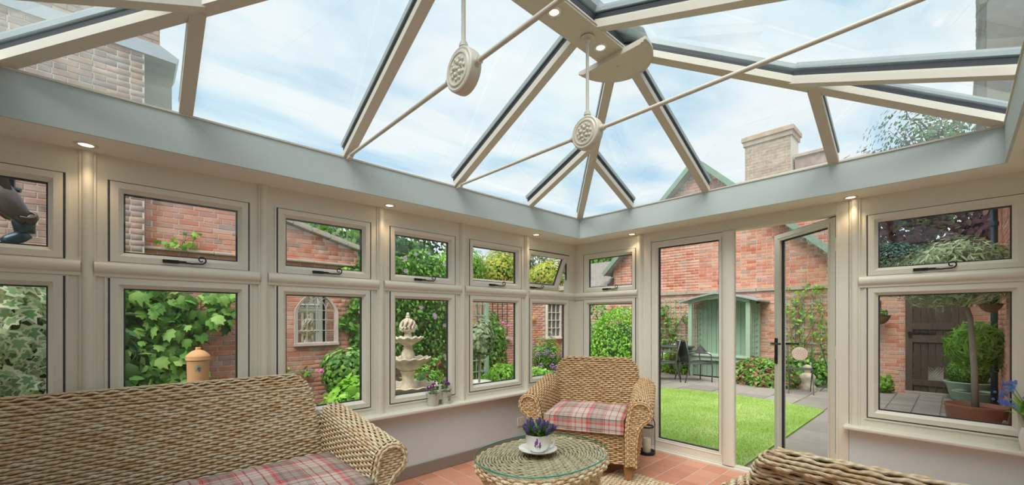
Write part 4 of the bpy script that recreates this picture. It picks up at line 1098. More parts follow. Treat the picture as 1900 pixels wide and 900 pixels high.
for (a, z, s_) in ((-1.35, .055, .012), (-1.62, .068, .010), (-1.15, .070, .010), (-1.5, .038, .009), (-1.2, .040, .008)):
    r = np.interp(z, [.028, .098], [.0445, .050])+.0008; vs = [(.080+math.cos(a+s_*math.cos(q)/.047)*r, .006+math.sin(a+s_*math.cos(q)/.047)*r, z+s_*1.2*math.sin(q)) for q in np.linspace(0, 2*PI, 8, endpoint=False)]; g.add(vs, [tuple(range(8))])
g.build('printed_leaf', M['green_dark'], tw, recalc=False)

# vase of forget-me-nots at the right edge
vs_ = thing('flower_vase', 'white vase of blue forget-me-nots cut off at the right edge', 'vase', (3.765, -.285, SILL_R))
g = G(); g.lathe([(.0, 0), (.030, 0), (.033, .006), (.042, .05), (.044, .08), (.036, .12), (.030, .135), (.033, .142), (.029, .140), (.0, .12)], 28, cap=False); g.build('vessel', M['white_china'], vs_, auto=50)
rr = random.Random(3); sd = G(); bl = G(); lv_ = G()
for k in range(15):
    a = rr.uniform(0, 2*PI); a = PI/2+rr.gauss(0, .9) if k < 10 else a; el = rr.uniform(.3, .95); L_ = rr.uniform(.12, .26); tip = Vector((math.cos(a)*math.sin(el)*L_, math.sin(a)*math.sin(el)*L_, .13+math.cos(el)*L_*1.1)); mid = Vector((tip.x*.35, tip.y*.35, .13+(tip.z-.13)*.6))
    sd.tube([(0, 0, .10), mid, tip], .0018, 5)
    for j in range(9):
        c = tip+Vector((rr.gauss(0, .012), rr.gauss(0, .014), rr.gauss(0, .009)))
        for q in range(5): b = 2*PI*q/5; bl.ball(c+Vector((0, math.cos(b)*.0045, math.sin(b)*.0045)), .0032, 5, 3)
    blade_leaves(lv_, mid, 3, .07, 1.3, .008, .3, k)
sd.build('flower_stems', M['stem_green'], vs_, kind='stuff'); bl.build('blossoms', M['blue'], vs_, kind='stuff', recalc=False); lv_.build('leaves', M['leaf_bright'], vs_, kind='stuff', recalc=False)
# ================================================================== OUTSIDE: builders
BR_SEED = [0]
def brick_proto(w, h, d, k, mat):
    rr = random.Random(k); g = G(); c = .004; j = lambda: rr.uniform(-.0022, .0022)
    # front face slightly smaller than the back (worn arrises); local: x along the wall, y outwards from the wall face (front at y=0), z up
    f = [(-w/2+c+j(), 0, -h/2+c+j()), (w/2-c+j(), 0, -h/2+c+j()), (w/2-c+j(), 0, h/2-c+j()), (-w/2+c+j(), 0, h/2-c+j())]
    m = [(-w/2+j(), .005, -h/2+j()), (w/2+j(), .005, -h/2+j()), (w/2+j(), .005, h/2+j()), (-w/2+j(), .005, h/2+j())]
    b = [(p[0], d, p[2]) for p in m]
    g.add(f+m+b, [(0,1,2,3)]+[(k_, 4+k_, 4+(k_+1) % 4, (k_+1) % 4) for k_ in range(4)]+[(4+k_, 8+k_, 8+(k_+1) % 4, 4+(k_+1) % 4) for k_ in range(4)]); return g
def inside(poly, x, y):
    c = False; n = len(poly)
    for i in range(n):
        x1, y1 = poly[i]; x2, y2 = poly[(i+1) % n]
        if (y1 > y) != (y2 > y) and x < (x2-x1)*(y-y1)/(y2-y1)+x1: c = not c
    return c
def span(poly, z0, z1):
    lo, hi = -1e9, 1e9
    for z in (z0, z1):
        xs = []; n = len(poly)
        for i in range(n):
            (x1, y1), (x2, y2) = poly[i], poly[(i+1) % n]
            if (y1 > z) != (y2 > z): xs.append((x2-x1)*(z-y1)/(y2-y1)+x1)
        if len(xs) < 2: return 0, 0
        lo, hi = max(lo, min(xs)), min(hi, max(xs))
    return lo, hi
def brick_wall(name, label, cat, origin, udir, poly, mat, mortar, thick=.22, course=.075, bl=.225, holes=(), nmax=300, rects=PANES, bond='stretcher', struct=False, jit=.0025, inset=.008, dark_every=None):
    """origin: world point of (u=0, z=0); udir: +-x / +-y unit vector along the wall; the seen face looks along n = udir x z turned to face the viewer (given by right-hand: n = udir.cross(z))"""
    o = Vector(origin); u = Vector(udir); n = u.cross(Vector((0, 0, 1)))         # outward normal of the seen face
    w = thing(name, label, cat) if not struct else setting(name, label)
    # mortar backing
    g = G(); g.prism(poly, thick, o-n*inset, u, (0, 0, 1), -n)
    g.build('mortar', mortar, w)
    us = [p[0] for p in poly]; zs = [p[1] for p in poly]; ang = math.atan2(u.y, u.x)
    bh = course-.010; items = []
    nr = int(math.floor(min(zs)/course)); 
    for r in range(nr, int(max(zs)/course)+1):
        z = (r+.5)*course
        if bond == 'flemish': pat = [bl, bl/2-.0]; 
        elif bond == 'garden': pat = [bl/2] if r % 4 == 0 else [bl]
        elif bond == 'english': pat = [bl/2] if r % 2 == 0 else [bl]
        else: pat = [bl]
        x = math.floor(min(us)/(bl*3))*bl*3+((bl/2 if bond == 'stretcher' else bl/4 if bond != 'flemish' else bl*.56) if r % 2 else 0)
        k = 0
        while x < max(us):
            L_ = pat[k % len(pat)]; k += 1; a_, b_ = x, x+L_; x += L_
            lo, hi = span(poly, z-bh*.4, z+bh*.4)
            a_, b_ = max(a_, lo), min(b_, hi)
            if b_-a_ < .045: continue
            if b_-a_ < L_-.001: L_ = max(.045, math.floor((b_-a_)*100)/100); 
            cx = (a_+L_/2) if a_ > x-pat[(k-1) % len(pat)]+.001 else (b_-L_/2)
            if any(a-.02 < cx+L_*.3 and cx-L_*.3 < b+.02 and c-.02 < z < d+.02 for a, c, b, d in holes): continue
            items.append((cx, z, L_))
    if not items: return w
    rr = random.Random(BR_SEED[0]); BR_SEED[0] += 1
    Wp = np.array([tuple(o+u*c+Vector((0, 0, z))) for c, z, l in items]); sc = seen(Wp, rects)
    order = np.argsort(-sc, kind='stable'); protos = {}
    def pr(L_, k):
        key = (round(L_, 4), k)
        if key not in protos: protos[key] = brick_proto(L_-.010, bh, .03, k*7+int(L_*1000), mat)
        return protos[key]
    me = {}; VV = []; FF = []; base = 0; na = 0
    ca, sa_ = math.cos(ang), math.sin(ang)
    for i in order:
        cx, z, L_ = items[i]; k = rr.randrange(3); p = o+u*cx+Vector((0, 0, z))+n*rr.uniform(-jit, jit); tw = rr.uniform(-.006, .006)
        if na < nmax and sc[i] > 0:
            key = (round(L_, 4), k)
            if key not in me: me[key] = pr(L_, k).mesh('brick', mat, recalc=False)
            b = put('brick', me[key], w, p, (0, 0, 0)); b.rotation_euler = (0, tw, ang); na += 1
        else:
            V = np.array(pr(L_, k).v); V2 = np.stack([V[:, 0]*ca-V[:, 1]*sa_+p.x, V[:, 0]*sa_+V[:, 1]*ca+p.y, V[:, 2]+p.z-V[:, 0]*tw], 1)
            VV.append(V2); FF.append(np.array(pr(L_, k).f)+base); base += len(V)
    if VV:
        q = put('brickwork', arr_mesh('brickwork', np.vstack(VV), np.vstack(FF), mat), w); q['kind'] = 'stuff'
    return w
# brick front must face the viewer: proto front at local y=0, body towards +y, so local +y = -n. With udir u, local y = (-u.y, u.x) = -(u x z). OK.

def leaf_proto(kind):
    if kind == 'ivy':
        P_ = [(0, 0), (.22, -.05), (.48, .12), (.26, .32), (.40, .62), (.15, .62), (0, 1.0), (-.15, .62), (-.40, .62), (-.26, .32), (-.48, .12), (-.22, -.05)]
        V = [(0, .35, .05)]+[(x, y, -.10*abs(x)-.06*(y if y > .5 else 0)) for x, y in P_]; F = [(0, i+1, (i+1) % 12+1) for i in range(12)]
    elif kind == 'vine':
        P_ = [(0, 0), (.30, .02), (.46, .30), (.34, .42), (.36, .70), (.14, .70), (0, 1.0), (-.14, .70), (-.36, .70), (-.34, .42), (-.46, .30), (-.30, .02)]
        V = [(0, .40, .07)]+[(x, y, -.12*abs(x)-.10*(y if y > .6 else 0)) for x, y in P_]; F = [(0, i+1, (i+1) % 12+1) for i in range(12)]
    elif kind == 'oval':
        V = [(0, 0, 0), (.26, .30, -.05), (.24, .68, -.07), (0, 1, -.12), (-.24, .68, -.07), (-.26, .30, -.05), (0, .5, .04)]; F = [(6, i, (i+1) % 6) for i in range(6)]
    elif kind == 'lance':
        V = [(0, 0, 0), (.10, .45, 0), (0, 1, -.06), (-.10, .45, 0), (0, .45, .03)]; F = [(4, 0, 1), (4, 1, 2), (4, 2, 3), (4, 3, 0)]
    elif kind == 'fine':
        V = [(0, 0, 0), (.20, .5, 0), (0, 1, -.05), (-.20, .5, 0)]; F = [(0, 1, 2), (0, 2, 3)]
    V = np.array(V, float); e = np.zeros(len(V)); c = V[:, :2].mean(0); r = np.linalg.norm(V[:, :2]-c, axis=1)
    e = np.where(np.arange(len(V)) == (0 if kind in ('ivy', 'vine') else 6 if kind == 'oval' else 4 if kind == 'lance' else -1), 0.0, 1.0)
    return V, np.array(F), e
PROTO = {k: leaf_proto(k) for k in ('ivy', 'vine', 'oval', 'lance', 'fine')}
def rotmats(n, Nrm, rg, tilt=.5, droop=.6, down=True):
    """columns: leaf x, leaf y (tip), leaf z (upper side)"""
    Z = Nrm+rg.normal(0, tilt, (n, 3)); Z /= np.linalg.norm(Z, axis=1, keepdims=True)+1e-9
    T = rg.normal(0, 1, (n, 3))
    if down: T[:, 2] -= droop*2.2
    T -= Z*np.sum(T*Z, 1, keepdims=True); T /= np.linalg.norm(T, axis=1, keepdims=True)+1e-9
    X = np.cross(T, Z); return np.stack([X, T, Z], -1)
def foliage(parent, pts, nrm, size, kind, mat, seed=0, n_ind=0, tilt=.5, droop=.6, part='leaf', stuff='foliage', rects=PANES, var=.35, down=True):
    rg = np.random.default_rng(seed); pts = np.asarray(pts, float); n = len(pts); R = rotmats(n, np.asarray(nrm, float), rg, tilt, droop, down)
    S = size*rg.uniform(1-var, 1+var, n); V, F, e = PROTO[kind]
    idx = np.arange(n); ind = np.array([], int)
    if n_ind:
        sc = seen(pts, rects, 2)*S; o = np.argsort(-sc, kind='stable'); ind = o[:n_ind]; ind = ind[sc[ind] > 0]
        me = arr_mesh(part, V, F, mat, {'edge': e})
        for i in ind:
            ob = put(part, me, parent); m = Matrix([[R[i][r][c]*S[i] for c in range(3)]+[pts[i][r]] for r in range(3)]+[[0, 0, 0, 1]]); ob.matrix_local = m
        idx = np.setdiff1d(idx, ind)
    if len(idx):
        A = np.einsum('nij,vj->nvi', R[idx]*S[idx][:, None, None], V)+pts[idx][:, None, :]
        FF = (F[None]+(np.arange(len(idx))*len(V))[:, None, None]).reshape(-1, F.shape[1])
        ob = put(stuff, arr_mesh(stuff, A.reshape(-1, 3), FF, mat, {'edge': np.tile(e, len(idx))}), parent); ob['kind'] = 'stuff'
    return parent
def shell(c, r, n, seed=0, inner=.55, squash=None, lumps=.18, bottom=-1.0):
    """points in the outer layer of a lumpy ellipsoid, with outward normals"""
    rg = np.random.default_rng(seed); D = rg.normal(0, 1, (int(n*1.6)+8, 3)); D /= np.linalg.norm(D, axis=1, keepdims=True); D = D[D[:, 2] > bottom][:n]
    k = rg.normal(0, 1, (5, 3)); l = 1+lumps*np.sum(np.sin(D@k.T*2.6+np.arange(5)), 1)/2.2
    q = (inner+(1-inner)*rg.random(len(D))**.45)*l; r = np.array(r, float)
    return np.array(c)+D*r*q[:, None], D/r*r.mean()
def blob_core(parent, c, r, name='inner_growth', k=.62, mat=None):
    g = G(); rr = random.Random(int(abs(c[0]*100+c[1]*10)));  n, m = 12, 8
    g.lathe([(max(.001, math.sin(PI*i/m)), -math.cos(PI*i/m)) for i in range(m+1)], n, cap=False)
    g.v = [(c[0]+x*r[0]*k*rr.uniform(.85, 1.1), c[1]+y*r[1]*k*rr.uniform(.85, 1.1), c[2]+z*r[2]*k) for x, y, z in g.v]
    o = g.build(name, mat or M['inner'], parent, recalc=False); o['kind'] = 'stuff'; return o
def bush(name, label, cat, c, r, n, size, kind, mat, seed=0, n_ind=0, group=None, inner=.55, stems=True, blooms=None, lumps=.18, tilt=.6, droop=.4, rects=PANES, core=True, bottom=-1.0, ck=.62):
    """c: centre of the crown in world coordinates; the thing's origin is on the ground below it"""
    base = Vector((c[0], c[1], GZ)); t = thing(name, label, cat, base, 0, group); lc = (0, 0, c[2]-GZ)
    P_, N_ = shell(lc, r, n, seed, inner, lumps=lumps, bottom=bottom)
    wp = P_+np.array(base); keep = wp[:, 2] > GZ+.01; P_, N_ = P_[keep], N_[keep]
    # individual leaves need world points for the visibility test: shift rectangles test by base
    _fol(t, P_, N_, base, size, kind, mat, seed, n_ind, tilt, droop, rects)
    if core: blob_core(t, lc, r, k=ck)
    if stems:
        g = G(); rr = random.Random(seed)
        for k in range(5):
            a = rr.uniform(0, 6.28); g.tube([(math.cos(a)*.03, math.sin(a)*.03, 0), (math.cos(a)*r[0]*.2, math.sin(a)*r[1]*.2, lc[2]*.5), (math.cos(a)*r[0]*.45, math.sin(a)*r[1]*.45, lc[2])], [.012, .009, .004], 5)
        g.build('stem', M['stem'], t)
    if blooms:
        bm_, nb, bs, bk = blooms; rr = random.Random(seed+5); Pb, Nb = shell(lc, [q*1.03 for q in r], nb*4, seed+9, .92, lumps=lumps)
        cam_ = -np.array(base); f = (Pb@ (cam_/np.linalg.norm(cam_))); o = np.argsort(-f)[:nb*2]; pick = list(o); rr.shuffle(pick); me = flower_mesh(bk, bm_)
        for i in pick[:nb]:
            d = Vector(Nb[i])+Vector(cam_).normalized()*1.2; ob = put('flower', me, t, tuple(Pb[i])); ob.rotation_euler = d.to_track_quat('Z', 'Y').to_euler(); s_ = bs*rr.uniform(.75, 1.2); ob.scale = (s_, s_, s_)
    return t
def _fol(t, P_, N_, base, size, kind, mat, seed, n_ind, tilt, droop, rects, part='leaf', var=.35):
    b = np.array(base); rg = np.random.default_rng(seed)
    sc = seen(P_+b, rects, 2) if n_ind else None
    n = len(P_); R = rotmats(n, N_, rg, tilt, droop); S = size*rg.uniform(1-var, 1+var, n); V, F, e = PROTO[kind]; idx = np.arange(n)
    if n_ind:
        # prefer the leaves nearest the viewer
        q = sc*S*(1+0*sc); o = np.argsort(-q, kind='stable')[:n_ind]; o = o[q[o] > 0]; me = arr_mesh(part, V, F, mat, {'edge': e})
        for i in o:
            ob = put(part, me, t); ob.matrix_local = Matrix([[R[i][r][c]*S[i] for c in range(3)]+[P_[i][r]] for r in range(3)]+[[0, 0, 0, 1]])
        idx = np.setdiff1d(idx, o)
    if len(idx):
        A = np.einsum('nij,vj->nvi', R[idx]*S[idx][:, None, None], V)+P_[idx][:, None, :]; FF = (F[None]+(np.arange(len(idx))*len(V))[:, None, None]).reshape(-1, F.shape[1])
        ob = put('foliage', arr_mesh('foliage', A.reshape(-1, 3), FF, mat, {'edge': np.tile(e, len(idx))}), t); ob['kind'] = 'stuff'
_fm = {}
def flower_mesh(kind, mat):
    key = (kind, mat.name)
    if key in _fm: return _fm[key]
    g = G()
    if kind == 'daisy':
        for k in range(6): a = 2*PI*k/6; b = a+.42; c = a-.42; g.add([(0, 0, 0), (math.cos(c)*.35, math.sin(c)*.35, .10), (math.cos(a)*.55, math.sin(a)*.55, .06), (math.cos(b)*.35, math.sin(b)*.35, .10)], [(0, 1, 2, 3)])
        g.cur = 1; g.ball((0, 0, .08), .10, 6, 4)
    elif kind == 'rose':
        g.ball((0, 0, .2), .30, 7, 5); 
        for k in range(6): a = 2*PI*k/6; g.add([(0, 0, 0), (math.cos(a-.5)*.42, math.sin(a-.5)*.42, .25), (math.cos(a)*.5, math.sin(a)*.5, .2), (math.cos(a+.5)*.42, math.sin(a+.5)*.42, .25)], [(0, 1, 2, 3)])
    elif kind == 'spike':
        for k in range(7):
            for j in range(4): a = j*1.57+k*.7; r = .10*(1-k/9); g.ball((math.cos(a)*r, math.sin(a)*r, k*.13), .065, 5, 3)
    elif kind == 'globe':
        rr = random.Random(1)
        for k in range(34):
            d = Vector((rr.gauss(0, 1), rr.gauss(0, 1), rr.gauss(0, 1))).normalized()*.42; g.ball(d, .10, 4, 3)
    _fm[key] = g.mesh('flower', [mat, M['leaf_yellow']], smooth=False, recalc=False); return _fm[key]
def climber(name, label, cat, loc, udir, regions, n, size, kind, mat, seed=0, n_ind=150, depth=.12, blooms=None, rects=PANES, stems=True, group=None, tilt=.75):
    """leaves hung before a wall. loc: world point of (0,0) on the wall face; regions: ellipses (u, z, ru, rz, weight) ; the leaves look along udir x z"""
    u = Vector(udir); nn = u.cross(Vector((0, 0, 1))); base = Vector(loc); t = thing(name, label, cat, base, 0, group); rg = np.random.default_rng(seed)
    w = np.array([q[4] for q in regions], float); w /= w.sum(); cnt = rg.multinomial(n, w); Ps = []
    for (cu, cz, ru, rz, _), m in zip(regions, cnt):
        a = rg.uniform(0, 2*PI, m); q = np.sqrt(rg.random(m)); x = cu+np.cos(a)*q*ru*(1+.25*np.sin(3*a+cu)); z = cz+np.sin(a)*q*rz*(1+.25*np.sin(4*a+cz)); d = rg.random(m)*depth*np.sqrt(np.clip(1-q**2, .05, 1))+.01
        Ps.append(np.stack([u.x*x+nn.x*d, u.y*x+nn.y*d, z], 1))
    P_ = np.vstack(Ps); N_ = np.tile(np.array([nn.x, nn.y, .45]), (len(P_), 1)); ok = P_[:, 2]+base.z > GZ; P_, N_ = P_[ok], N_[ok]
    _fol(t, P_, N_, base, size, kind, mat, seed, n_ind, tilt, .8, rects)
    if stems:
        g = G(); rr = random.Random(seed)
        for (cu, cz, ru, rz, _) in regions:
            for k in range(3):
                x0 = regions[0][0]+rr.uniform(-.15, .15); pts = [u*x0+nn*.015+Vector((0, 0, max(GZ-base.z, cz-rz-.6)))]
                for j in range(1, 6): pts.append(u*(x0+(cu+rr.uniform(-ru, ru)*.6-x0)*j/5+rr.uniform(-.05, .05))+nn*rr.uniform(.01, .04)+Vector((0, 0, pts[0].z+(cz+rz*.7-pts[0].z)*j/5)))
                g.tube(pts, [.008, .007, .006, .005, .004, .002], 4)
        g.build('stem', M['stem'], t)
    if blooms:
        bm_, nb, bs, bk = blooms; me = flower_mesh(bk, bm_); rr = random.Random(seed+3); vis = np.where(seen(P_+np.array(base), rects, -4) > 0)[0]
        pick = list(vis if len(vis) else range(len(P_))); rr.shuffle(pick)
        for i in pick[:nb]:
            p = Vector(P_[i])+nn*(depth*.6+.03); d = -(p+base); d.z = .2; ob = put('flower', me, t, p); ob.rotation_euler = d.to_track_quat('Z', 'Y').to_euler(); s_ = bs*rr.uniform(.8, 1.2); ob.scale = (s_, s_, s_)
    return t
def trellis(name, label, loc, udir, w, h, nx, nz, mat=None, bar=.02, group='sage green trellis panels', post=None):
    u = Vector(udir); nn = u.cross(Vector((0, 0, 1))); t = thing(name, label, 'trellis', loc, 0, group)
    for k in range(nx):
        x = w*k/(nx-1); G().obox(u*x+nn*.012+Vector((0, 0, h/2)), u*bar/2, nn*.008, (0, 0, h/2)).build('upright', mat or M['green_paint'], t)
    for k in range(nz):
        z = h*(k+.15)/(nz-.7); G().obox(u*(w/2)+nn*.027+Vector((0, 0, z)), u*(w/2+.03), nn*.007, (0, 0, bar/2)).build('crossbar', mat or M['green_paint'], t)
    return t
def pavers(parent, x0, x1, y0, y1, sx, sy, z=GZ, name='paving_slab', mat=None, nmax=280, gap=.012, seed=0, keep=None):
    rr = random.Random(seed); it = []; y = y0; r = 0
    while y < y1-.03:
        dy = sy*rr.choice((1, 1, 1.35, .75)) if sy > .3 else sy; y2 = min(y+dy, y1); x = x0-(sx*.5 if r % 2 else 0)
        while x < x1-.03:
            dx = sx*rr.choice((1, 1.3, .7, 1)) if sx > .25 else sx; a, b = max(x, x0), min(x+dx, x1)
            if b-a > .05 and (keep is None or keep((a+b)/2, (y+y2)/2)): it.append((a, y, b, y2))
            x += dx
        y = y2; r += 1
    sc = seen([((a+c)/2, (b+d)/2, z) for a, b, c, d in it], PANES, 10); rest = G(); k = 0
    for i in np.argsort(-sc, kind='stable'):
        a, b, c, d = it[i]; dz = rr.uniform(-.004, .004); g = G(); q = .006; h = gap/2; a, b, c, d = a+h, b+h, c-h, d-h
        vs = [(a,b,z-.04), (c,b,z-.04), (c,d,z-.04), (a,d,z-.04), (a,b,z-.008+dz), (c,b,z-.008+dz), (c,d,z-.008+dz), (a,d,z-.008+dz), (a+q,b+q,z+dz), (c-q,b+q,z+dz), (c-q,d-q,z+dz), (a+q,d-q,z+dz)]
        fs = [(0,1,5,4),(1,2,6,5),(2,3,7,6),(3,0,4,7),(4,5,9,8),(5,6,10,9),(6,7,11,10),(7,4,8,11),(8,9,10,11)]
        if sc[i] > 0 and k < nmax: g.add(vs, fs); g.build(name, mat or M['paving'], parent, recalc=False); k += 1
        else: rest.add(vs, fs)
    if rest.v: rest.build(name+'_rest' if False else 'outlying_slabs', mat or M['paving'], parent, kind='stuff', recalc=False)
# ================================================================== OUTSIDE: the garden
g = G(); g.add([(-14, YB-.2, GZ-.05), (34, YB-.2, GZ-.05), (34, 34, GZ-.05), (-14, 34, GZ-.05)], [(0, 1, 2, 3)])
o = g.build('garden_bed', M['bed'], recalc=False); o['kind'] = 'stuff'; tag(o, 'dark soil of the garden beds', 'soil')
LAWN = [(3.98, 1.37), (7.77, 1.37), (8.0, 2.0), (8.14, 2.78), (8.05, 3.5), (7.84, 4.2), (7.3, 5.2), (6.0, 5.5), (4.6, 5.4), (3.98, 5.2)]
lawn = thing('lawn', 'bright green mown lawn beyond the garden doors', 'lawn', (0, 0, 0), kind='stuff')
G().prism(LAWN, .06, (0, 0, GZ-.05)).build('turf', M['turf'], lawn)
def blades(n, seed):
    rg = np.random.default_rng(seed); q = rg.random((n*3, 2)); x = 3.98+(q[:, 0]**1.6)*4.15; y = 1.38+q[:, 1]*3.4; ok = np.array([inside(LAWN, a, b) for a, b in zip(x, y)]); x, y = x[ok][:n], y[ok][:n]; m = len(x)
    a = rg.uniform(0, 2*PI, m); h = rg.uniform(.012, .030, m); l = rg.normal(0, .010, (m, 2)); w = .0028
    V = np.stack([np.stack([x-np.cos(a)*w, y-np.sin(a)*w, np.full(m, GZ+.008)], 1), np.stack([x+np.cos(a)*w, y+np.sin(a)*w, np.full(m, GZ+.008)], 1), np.stack([x+l[:, 0], y+l[:, 1], GZ+.008+h], 1)], 1).reshape(-1, 3)
    o = put('grass_blades', arr_mesh('grass_blades', V, np.arange(3*m).reshape(-1, 3), M['blade']), lawn); o['kind'] = 'stuff'
blades(60000, 3)
pv = thing('garden_path', 'grey stone paving of path, patio and gate yard', 'paving', (0, 0, 0))
g = G(); g.box(XW+.1, YB, GZ-.05, 10.9, 1.37, GZ-.014); g.box(7.7, 1.37, GZ-.052, 10.9, 6.6, GZ-.016); g.build('joint_sand', M['mortar_grey'], pv)
notl = lambda x, y: not inside(LAWN, x, y)
pavers(pv, 3.96, 8.1, YB, 1.365, .62, .60, seed=1, nmax=120); pavers(pv, 7.62, 10.7, 1.38, 6.5, .52, .46, seed=2, nmax=120, keep=notl); pavers(pv, 8.1, 10.75, YB, 1.36, .22, .30, seed=3, nmax=120, name='sett', gap=.014)

# ---- left: outbuilding gable wall, its stack, ledge and coping
YL = 7.40
brick_wall('outbuilding_wall', 'red brick gable wall of the outbuilding behind the left windows', 'wall', (0, YL, 0), (1, 0, 0),
           [(.15, -.2), (3.05, -.2), (3.05, 2.52), (.15, 3.32)], M['brick'], M['mortar'], bond='garden', nmax=300, thick=.25)
brick_wall('chimney_breast', 'brown brick chimney breast rising at the left of the outbuilding wall', 'chimney', (0, YL-.13, 0), (1, 0, 0),
           [(-1.35, -.2), (.145, -.2), (.145, 4.85), (-1.35, 4.85)], M['brick_dark'], M['mortar'], bond='flemish', nmax=150, thick=.5, rects=PANES+[(0, 20, 330, 215)])
brick_wall('chimney_stack', 'narrow upper brick chimney stack above the lead shoulder at top left', 'chimney', (0, YL-.10, 0), (1, 0, 0),
           [(-1.05, 4.9), (.30, 4.9), (.30, 8.2), (-1.05, 8.2)], M['brick_dark'], M['mortar_grey'], bond='flemish', nmax=60, thick=.6, rects=[(60, 0, 330, 110)])
g = G(); g.box(.15, YL+.32, 3.5, .45, YL+.7, 4.80); g.box(-4.0, YL+.40, 2.6, -1.40, YL+.9, 7.5); o = g.build('rendered_flank', M['render']); tag(o, 'plain rendered flank beside the brown brick chimney breast', 'wall')
g = G(); g.prism([(-1.42, 4.82), (.47, 4.78), (.50, 4.85), (.30, 4.96), (-1.1, 4.96), (-1.42, 4.90)], .75, (0, YL+.60, 0), (1, 0, 0), (0, 0, 1), (0, -1, 0)); o = g.build('lead_shoulder', M['lead']); tag(o, 'grey lead weathering on the shoulder of the chimney', 'flashing')
lg = thing('stone_ledge', 'mossy stone drip ledge across the outbuilding wall', 'ledge', (0, 0, 0)); x = .146; k = 0
while x < 3.05:
    w = random.Random(k).uniform(.55, .8); x2 = min(3.07, x+w); G().prism([(0, 0), (.085, .012), (.085, .038), (0, .062)], x2-x-.006, (x, YL+.0, 2.225-.003*(k % 2)), (0, -1, 0), (0, 0, 1), (1, 0, 0)).build('ledge_stone', M['stone'], lg, bevel=.004); x = x2; k += 1
cpg = thing('wall_coping', 'sloping weathered coping on the outbuilding gable', 'coping', (0, 0, 0)); a0 = Vector((.17, YL+.1, 3.32)); a1 = Vector((3.12, YL+.1, 2.51)); n = 10
for k in range(n):
    p, q = a0.lerp(a1, (k+.01)/n), a0.lerp(a1, (k+.985)/n); gg = G(); gg.beam(p+Vector((0, 0, 0)), q+Vector((0, 0, .004*(k % 2))), .42, .05, (0, 0, 1)); gg.beam(p+Vector((0, 0, .045)), q+Vector((0, 0, .05)), .34, .045, (0, 0, 1)); gg.build('coping_tile', M['stone'], cpg, bevel=.004)
# arched mirror
mr = thing('arched_mirror', 'pale arched wall mirror with gothic tracery on the brick wall', 'mirror', (2.325, YL-.012, .86))
def arch(w, h, hs, n=9):
    """outline of a four-centred arch: width w, springing at hs, apex at h"""
    L_ = [(-w/2, 0), (w/2, 0), (w/2, hs)]; 
    for k in range(1, n): q = k/n; L_.append((w/2*(1-q**1.25), hs+(h-hs)*(1-(1-q)**1.6)))
    L_.append((0, h))
    for k in range(n-1, 0, -1): q = k/n; L_.append((-w/2*(1-q**1.25), hs+(h-hs)*(1-(1-q)**1.6)))
    L_.append((-w/2, hs)); return L_
MW, MH, MS = .70, .90, .56
o_, i_ = arch(MW, MH, MS), arch(MW-.11, MH-.075, MS-.02); i_ = [(x, z+.045) for x, z in i_]; n = len(o_)
g = G(); g.add([(x, 0, z) for x, z in o_]+[(x, -.05, z) for x, z in o_]+[(x, -.04, z) for x, z in i_]+[(x, 0, z) for x, z in i_], [(r*n+k, r*n+(k+1) % n, (r+1)*n+(k+1) % n, (r+1)*n+k) for r in range(3) for k in range(n)])
M['pinkwash'] = simple('pale_pinkish_paint', (.60, .50, .45), .7, var=.15, vs=8); g.box(-MW/2-.01, -.06, -.012, MW/2+.01, 0, .03); g.build('mirror_frame', M['pinkwash'], mr)
G().prism(i_, .004, (0, -.006, 0), (1, 0, 0), (0, 0, 1), (0, -1, 0)).build('mirror_glass', M['mirror'], mr)
M['tracery'] = simple('grey_tracery', (.50, .47, .43), .6, var=.1)
bars = [[(x, -.016, .05), (x, -.016, .60)] for x in (-.15, 0, .15)]+[[(-.29, -.016, z), (.29, -.016, z)] for z in (.24, .42, .58)]
for cx in (-.15, 0, .15, -.30, .30):
    for sg in (-1, 1):
        pts = [(cx+sg*.30*(1-math.cos(a)), -.016, .58+.26*math.sin(a)) for a in np.linspace(0, 1.15, 7)]; pts = [p for p in pts if abs(p[0]) < .285*(1-((p[2]-.56)/.32)**1.6 if p[2] > .56 else 1)+.02]
        if len(pts) > 1: bars.append(pts)
for b in bars: G().tube(b, .0065, 5).build('tracery_bar', M['tracery'], mr)
# terracotta crock
ck = thing('terracotta_crock', 'tall terracotta crock with a knobbed lid and a painted grape sprig', 'crock', (.625, 6.4, GZ)); ck.scale = (.86, .86, .89)
g = G(); g.lathe([(.0, 0), (.125, 0), (.128, .02), (.122, .05), (.124, .60), (.134, .98), (.137, 1.0), (.0, 1.0)], 36, cap=False); g.build('body', M['terracotta'], ck, auto=50)
g = G(); g.lathe([(.0, .985), (.132, .985), (.146, 1.0), (.147, 1.02), (.143, 1.03), (.147, 1.045), (.145, 1.055), (.120, 1.085), (.075, 1.125), (.035, 1.14), (.032, 1.15), (.036, 1.165), (.026, 1.175), (.0, 1.176)], 36, cap=False); g.build('lid', M['terracotta'], ck, auto=40)
g = G(); aa = math.atan2(-6.4, -.735); fr = lambda a, z: ((.1355)*math.cos(a), .1355*math.sin(a), z)
def blot(a, z, s): g.add([fr(a+s*math.cos(q)/.134, z+s*math.sin(q)) for q in np.linspace(0, 2*PI, 8, endpoint=False)], [tuple(range(8))])
g.cur = 0
for k, (a, z) in enumerate([(0, .90), (.08, .90), (-.08, .90), (.04, .885), (-.04, .885), (.12, .885), (0, .87), (.08, .87), (.04, .855), (.16, .90)]): blot(aa+a+.05, z, .008)
g.cur = 1
for a, z, s in [(-.16, .905, .018), (-.24, .89, .014), (-.20, .875, .012), (.02, .930, .010), (.28, .90, .010)]: blot(aa+a, z, s)
